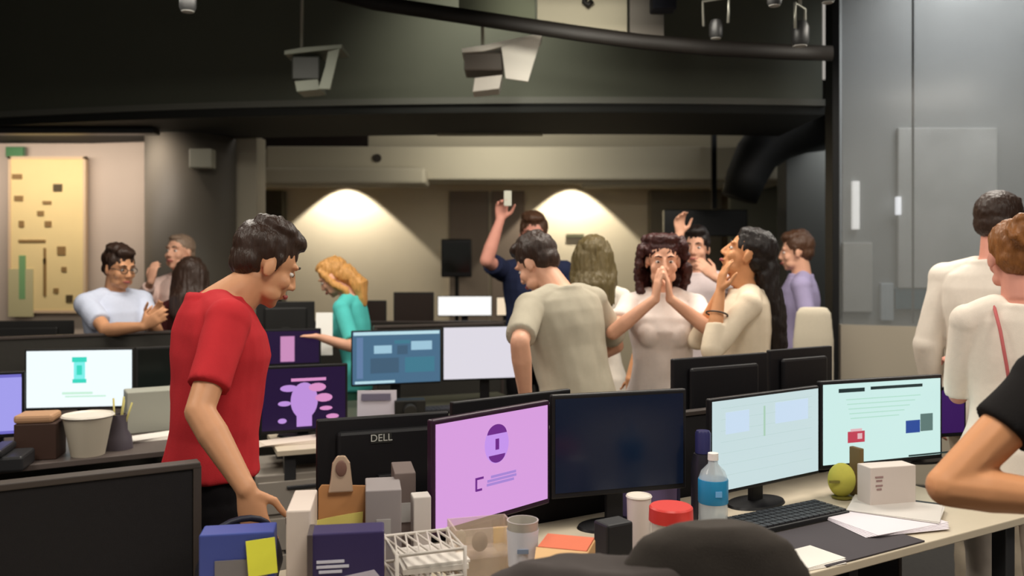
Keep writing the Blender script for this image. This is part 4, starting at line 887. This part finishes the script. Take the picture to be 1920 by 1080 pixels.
MB().lathe([(.001,0),(.034,0),(.036,.008),(.036,.20),(.028,.23),(.001,.235)]).build('flask_body', M('flask_dark', 44,42,50, rough=.35, metal=.3), t, auto=True)
MB().lathe([(.001,.30),(.020,.30),(.024,.292),(.024,.232),(.001,.230)], n=20).build('cap', M('cap_navy', 46,46,92, rough=.35), t, auto=True)
t = empty('paper_cup', at(1313, 2.13), 0, 'tall pale paper cup between the red-lidded jar and the water bottle', 'cup')
MB().lathe([(.001,0),(.028,0),(.036,.145),(.033,.145),(.026,.006),(.001,.005)]).build('cup_body', M('cup_pale', 206,196,186, rough=.5), t, auto=True)
MB().lathe([(.0365,.142),(.039,.146),(.0365,.151),(.035,.146)]).build('rim', M('cup_rim', 226,218,206, rough=.4), t, auto=True)
one('phone_stand', MB().box((0,0,.006),(.05,.06,.012)).box((0,.012,.05),(.010,.03,.10)), M('stand_brown', 84,34,22, rough=.5), at(1302, 2.26), R(20), 'thin red-brown stand between the jar and the pale paper cup', 'stand', bevel=.002)
# -- right desk
mb_ = MB().box((0,0,.0025), (.42,.27,.004)); one('desk_mat', mb_, M('mat_charcoal', 66,60,64, rough=.8), v3(*U2(2.08,1.69)[:2], Z), A30, 'charcoal desk mat in front of the dark keyboard', 'mat', bevel=.001)
paper(v3(*U2(2.33,1.72)[:2], Z+.005), A30-.25, 'open white papers on the right desk, right of the charcoal mat', M('paper_lavender', 222,214,220, rough=.8), (.30,.21), 5)
paper(v3(*U2(2.47,1.78)[:2], Z+.014), A30+.5, 'second sheet lying crooked over the white papers on the right desk', M('paper_greyed', 206,200,194, rough=.8), (.21,.27), 2)
paper(v3(*U2(1.84,1.62)[:2], Z), A30-.1, 'white papers at the desk edge just right of the front chair', white, (.22,.12), 4)
t = empty('fruit_bowl', at(1578, 2.95), 0, 'round yellow object standing beneath the two white monitors', 'toy'); t.scale = (1,1,.86)
MB().lathe([(.001,0),(.03,0),(.034,.006),(.001,.012)], n=20).build('foot', M('olive_dark', 120,112,50), t, auto=True)
MB().ell((0,0,.075), (.048,.030,.068)).build('ball', mat('yellow_plush', s2l(196,190,84), rough=.8, noise_amt=.15, nscale=20), t, smooth=True); t.name = 'toy'
MB().box((-.035,-.028,.075),(.035,.006,.010)).build('mark', M('olive_dark', 120,112,50), t)
one('picture_stand', MB().box((0,0,.085), (.018,.05,.17)), M('wood_brown', 120,96,58, rough=.6), at(1606, 2.98), R(25), 'thin brown upright post beside the yellow toy', 'stand', bevel=.003)
t = empty('card_box', at(1662, 2.86), R(14), 'white box with small faded print under the right white monitor', 'box')
MB().box((0,0,.07), (.175,.07,.14)).build('box_body', M('box_offwhite', 208,196,188, rough=.7), t, bevel=.003)
for i, (w_, z) in enumerate(((.030,.108), (.022,.096), (.026,.080), (.018,.068))): MB().box((-.055,-.0358,z), (w_,.002,.005)).build('printed_line', M('print_faded', 150,120,118), t)
one('computer_mouse', MB().ell((0,0,.014), (.030,.052,.020)), kbm, v3(*U2(2.62,1.93)[:2], Z), R(20), 'black mouse by the elbow of the nearest person', 'mouse', smooth=True)
one('mobile_phone', MB().box((0,0,.006), (.075,.15,.010)), kbm, v3(*U2(2.60,1.80)[:2], Z+.0), R(60), 'black mobile phone lying at the right end of the pale desk', 'phone', bevel=.003)
one('headset', MB().tube([v3(-.05,0,.01), v3(-.045,0,.05), v3(0,0,.075), v3(.045,0,.05), v3(.05,0,.01)], .008).ell((-.05,0,.025),(.012,.025,.025)).ell((.05,0,.025),(.012,.025,.025)), kbm, v3(*U2(1.78,1.86)[:2], Z), R(30), 'black headset lying between the two keyboards on the right desk', 'headset', smooth=True)
# -- second row desk things
t = empty('desk_calendar', v3(*at(707, 4.42)[:2], Z+.0), R(6), 'white desk calendar in front of the blue dashboard monitor', 'calendar')
MB().prism([v3(-.10,-.03,.0), v3(.10,-.03,.0), v3(.10,0,.15), v3(-.10,0,.15)], (0,.004,0)).build('front_sheet', M('calendar_sheet', 190,184,196, rough=.7), t)
MB().prism([v3(-.10,.03,.0), v3(.10,.03,.0), v3(.10,.004,.15), v3(-.10,.004,.15)], (0,.004,0)).build('back_sheet', white, t)
MB().prism([v3(-.08,-.014,.10), v3(.07,-.014,.10), v3(.07,-.006,.135), v3(-.08,-.006,.135)], (0,-.002,0)).build('printed_block', M('calendar_print', 96,90,110), t)
keyboard(v3(*at(830, 4.65)[:2], Z), A22, 'dark keyboard beneath the blank white screen in the second row', kbm, keym)
one('tape_roll', MB().tube([v3(.03*math.cos(a),0,.032+.03*math.sin(a)) for a in [i*math.pi/8 for i in range(17)]], .008), M('tape_olive', 150,150,100, rough=.5), at(885, 4.45), R(15), 'olive tape roll standing on the dark second-row desk', 'tape', smooth=True)
one('camera_body', MB().box((0,0,.05),(.16,.09,.10)).cyl((0,-.04,.05),(0,-.10,.05),.035), M('camera_black', 26,26,24, rough=.5), at(768, 4.46), R(10), 'small black device on the dark second-row desk', 'device', bevel=.006)
# paper held by the blonde woman
t = MB().box((0,0,0), (.10,.006,.26)).build('paper_sheet', M('sheet_bright', 245,245,240, rough=.8)); t.location = P(608,626,5.22); t.rotation_euler = (R(-8),0,R(12)); tag(t, 'bright white sheet held up before the blonde woman', 'paper')
# desk things around the violet monitor
paper(v3(*at(545, 3.86)[:2], Z), A22, 'papers on the short pale desk under the violet monitor', M('paper_warm', 214,200,186, rough=.8), (.3,.12), 6)
one('device', MB().box((0,0,.02), (.09,.07,.04)), kbm, v3(*at(612, 3.96)[:2], Z), A22, 'small black charger on the short pale desk', 'device', bevel=.004)
# -- left desk things
t = empty('paper_cup', at(165, 3.62), 0, 'large white paper cup on the dark left desk', 'cup')
MB().lathe([(.001,0),(.066,0),(.098,.165),(.094,.165),(.062,.006),(.001,.005)]).build('cup_body', M('cup_offwhite', 196,186,168, rough=.6), t, auto=True)
MB().lathe([(.098,.160),(.105,.166),(.100,.173),(.092,.166)]).build('rim', M('cup_rim', 226,218,206, rough=.4), t, auto=True)
t = empty('storage_box', at(76, 3.58), R(12), 'dark brown box with a tan lid left of the white cup', 'box')
MB().box((0,0,.075), (.16,.14,.15)).build('box_body', M('box_darkbrown', 66,46,38, rough=.6), t, bevel=.004)
MB().box((-.01,0,.168), (.15,.13,.035)).build('lid', M('lid_tan', 188,146,112, rough=.6), t, bevel=.012)
t = empty('tape_dispenser', at(222, 3.74), 0, 'dark purple-grey pot with yellow pencils right of the white cup', 'pot')
MB().lathe([(.001,0),(.060,0),(.055,.05),(.038,.08),(.036,.15),(.032,.15),(.03,.08),(.001,.02)]).build('pot_body', M('pot_plumgrey', 84,76,84, rough=.5), t, auto=True)
for i in range(4): MB().cyl((.012*math.cos(i*1.7),.012*math.sin(i*1.7),.05), (.04*math.cos(i*1.7)+.02,.025*math.sin(i*1.7),.20+.01*i), .004).build('pencil', M('pencil_yellow', 190,180,110), t, smooth=True)
t.name = 'pencil_pot'
one('storage_box', MB().box((0,0,.10), (.24,.14,.20)), M('box_greygreen', 164,164,152, rough=.6), at(285, 4.15), A30, 'pale grey-green box standing under the dark left monitor', 'box', bevel=.006)
paper(v3(*at(292, 3.95)[:2], Z), A30, 'white papers at the back edge of the dark left desk', white, (.30,.12), 8)
one('telephone', MB().box((0,0,.03), (.20,.18,.06)).box((0,.0,.075), (.06,.2,.03)), M('phone_dark', 44,44,46, rough=.4), at(2, 3.38), R(15), 'dark desk telephone in front of the violet-blue screen', 'phone', bevel=.01)
one('mobile_phone', MB().box((0,0,0), (.05,.012,.10)), M('phone_pale', 205,205,190, rough=.3), P(952,372,5.56), 0, 'small pale phone held up in the raised hand', 'phone', bevel=.004)
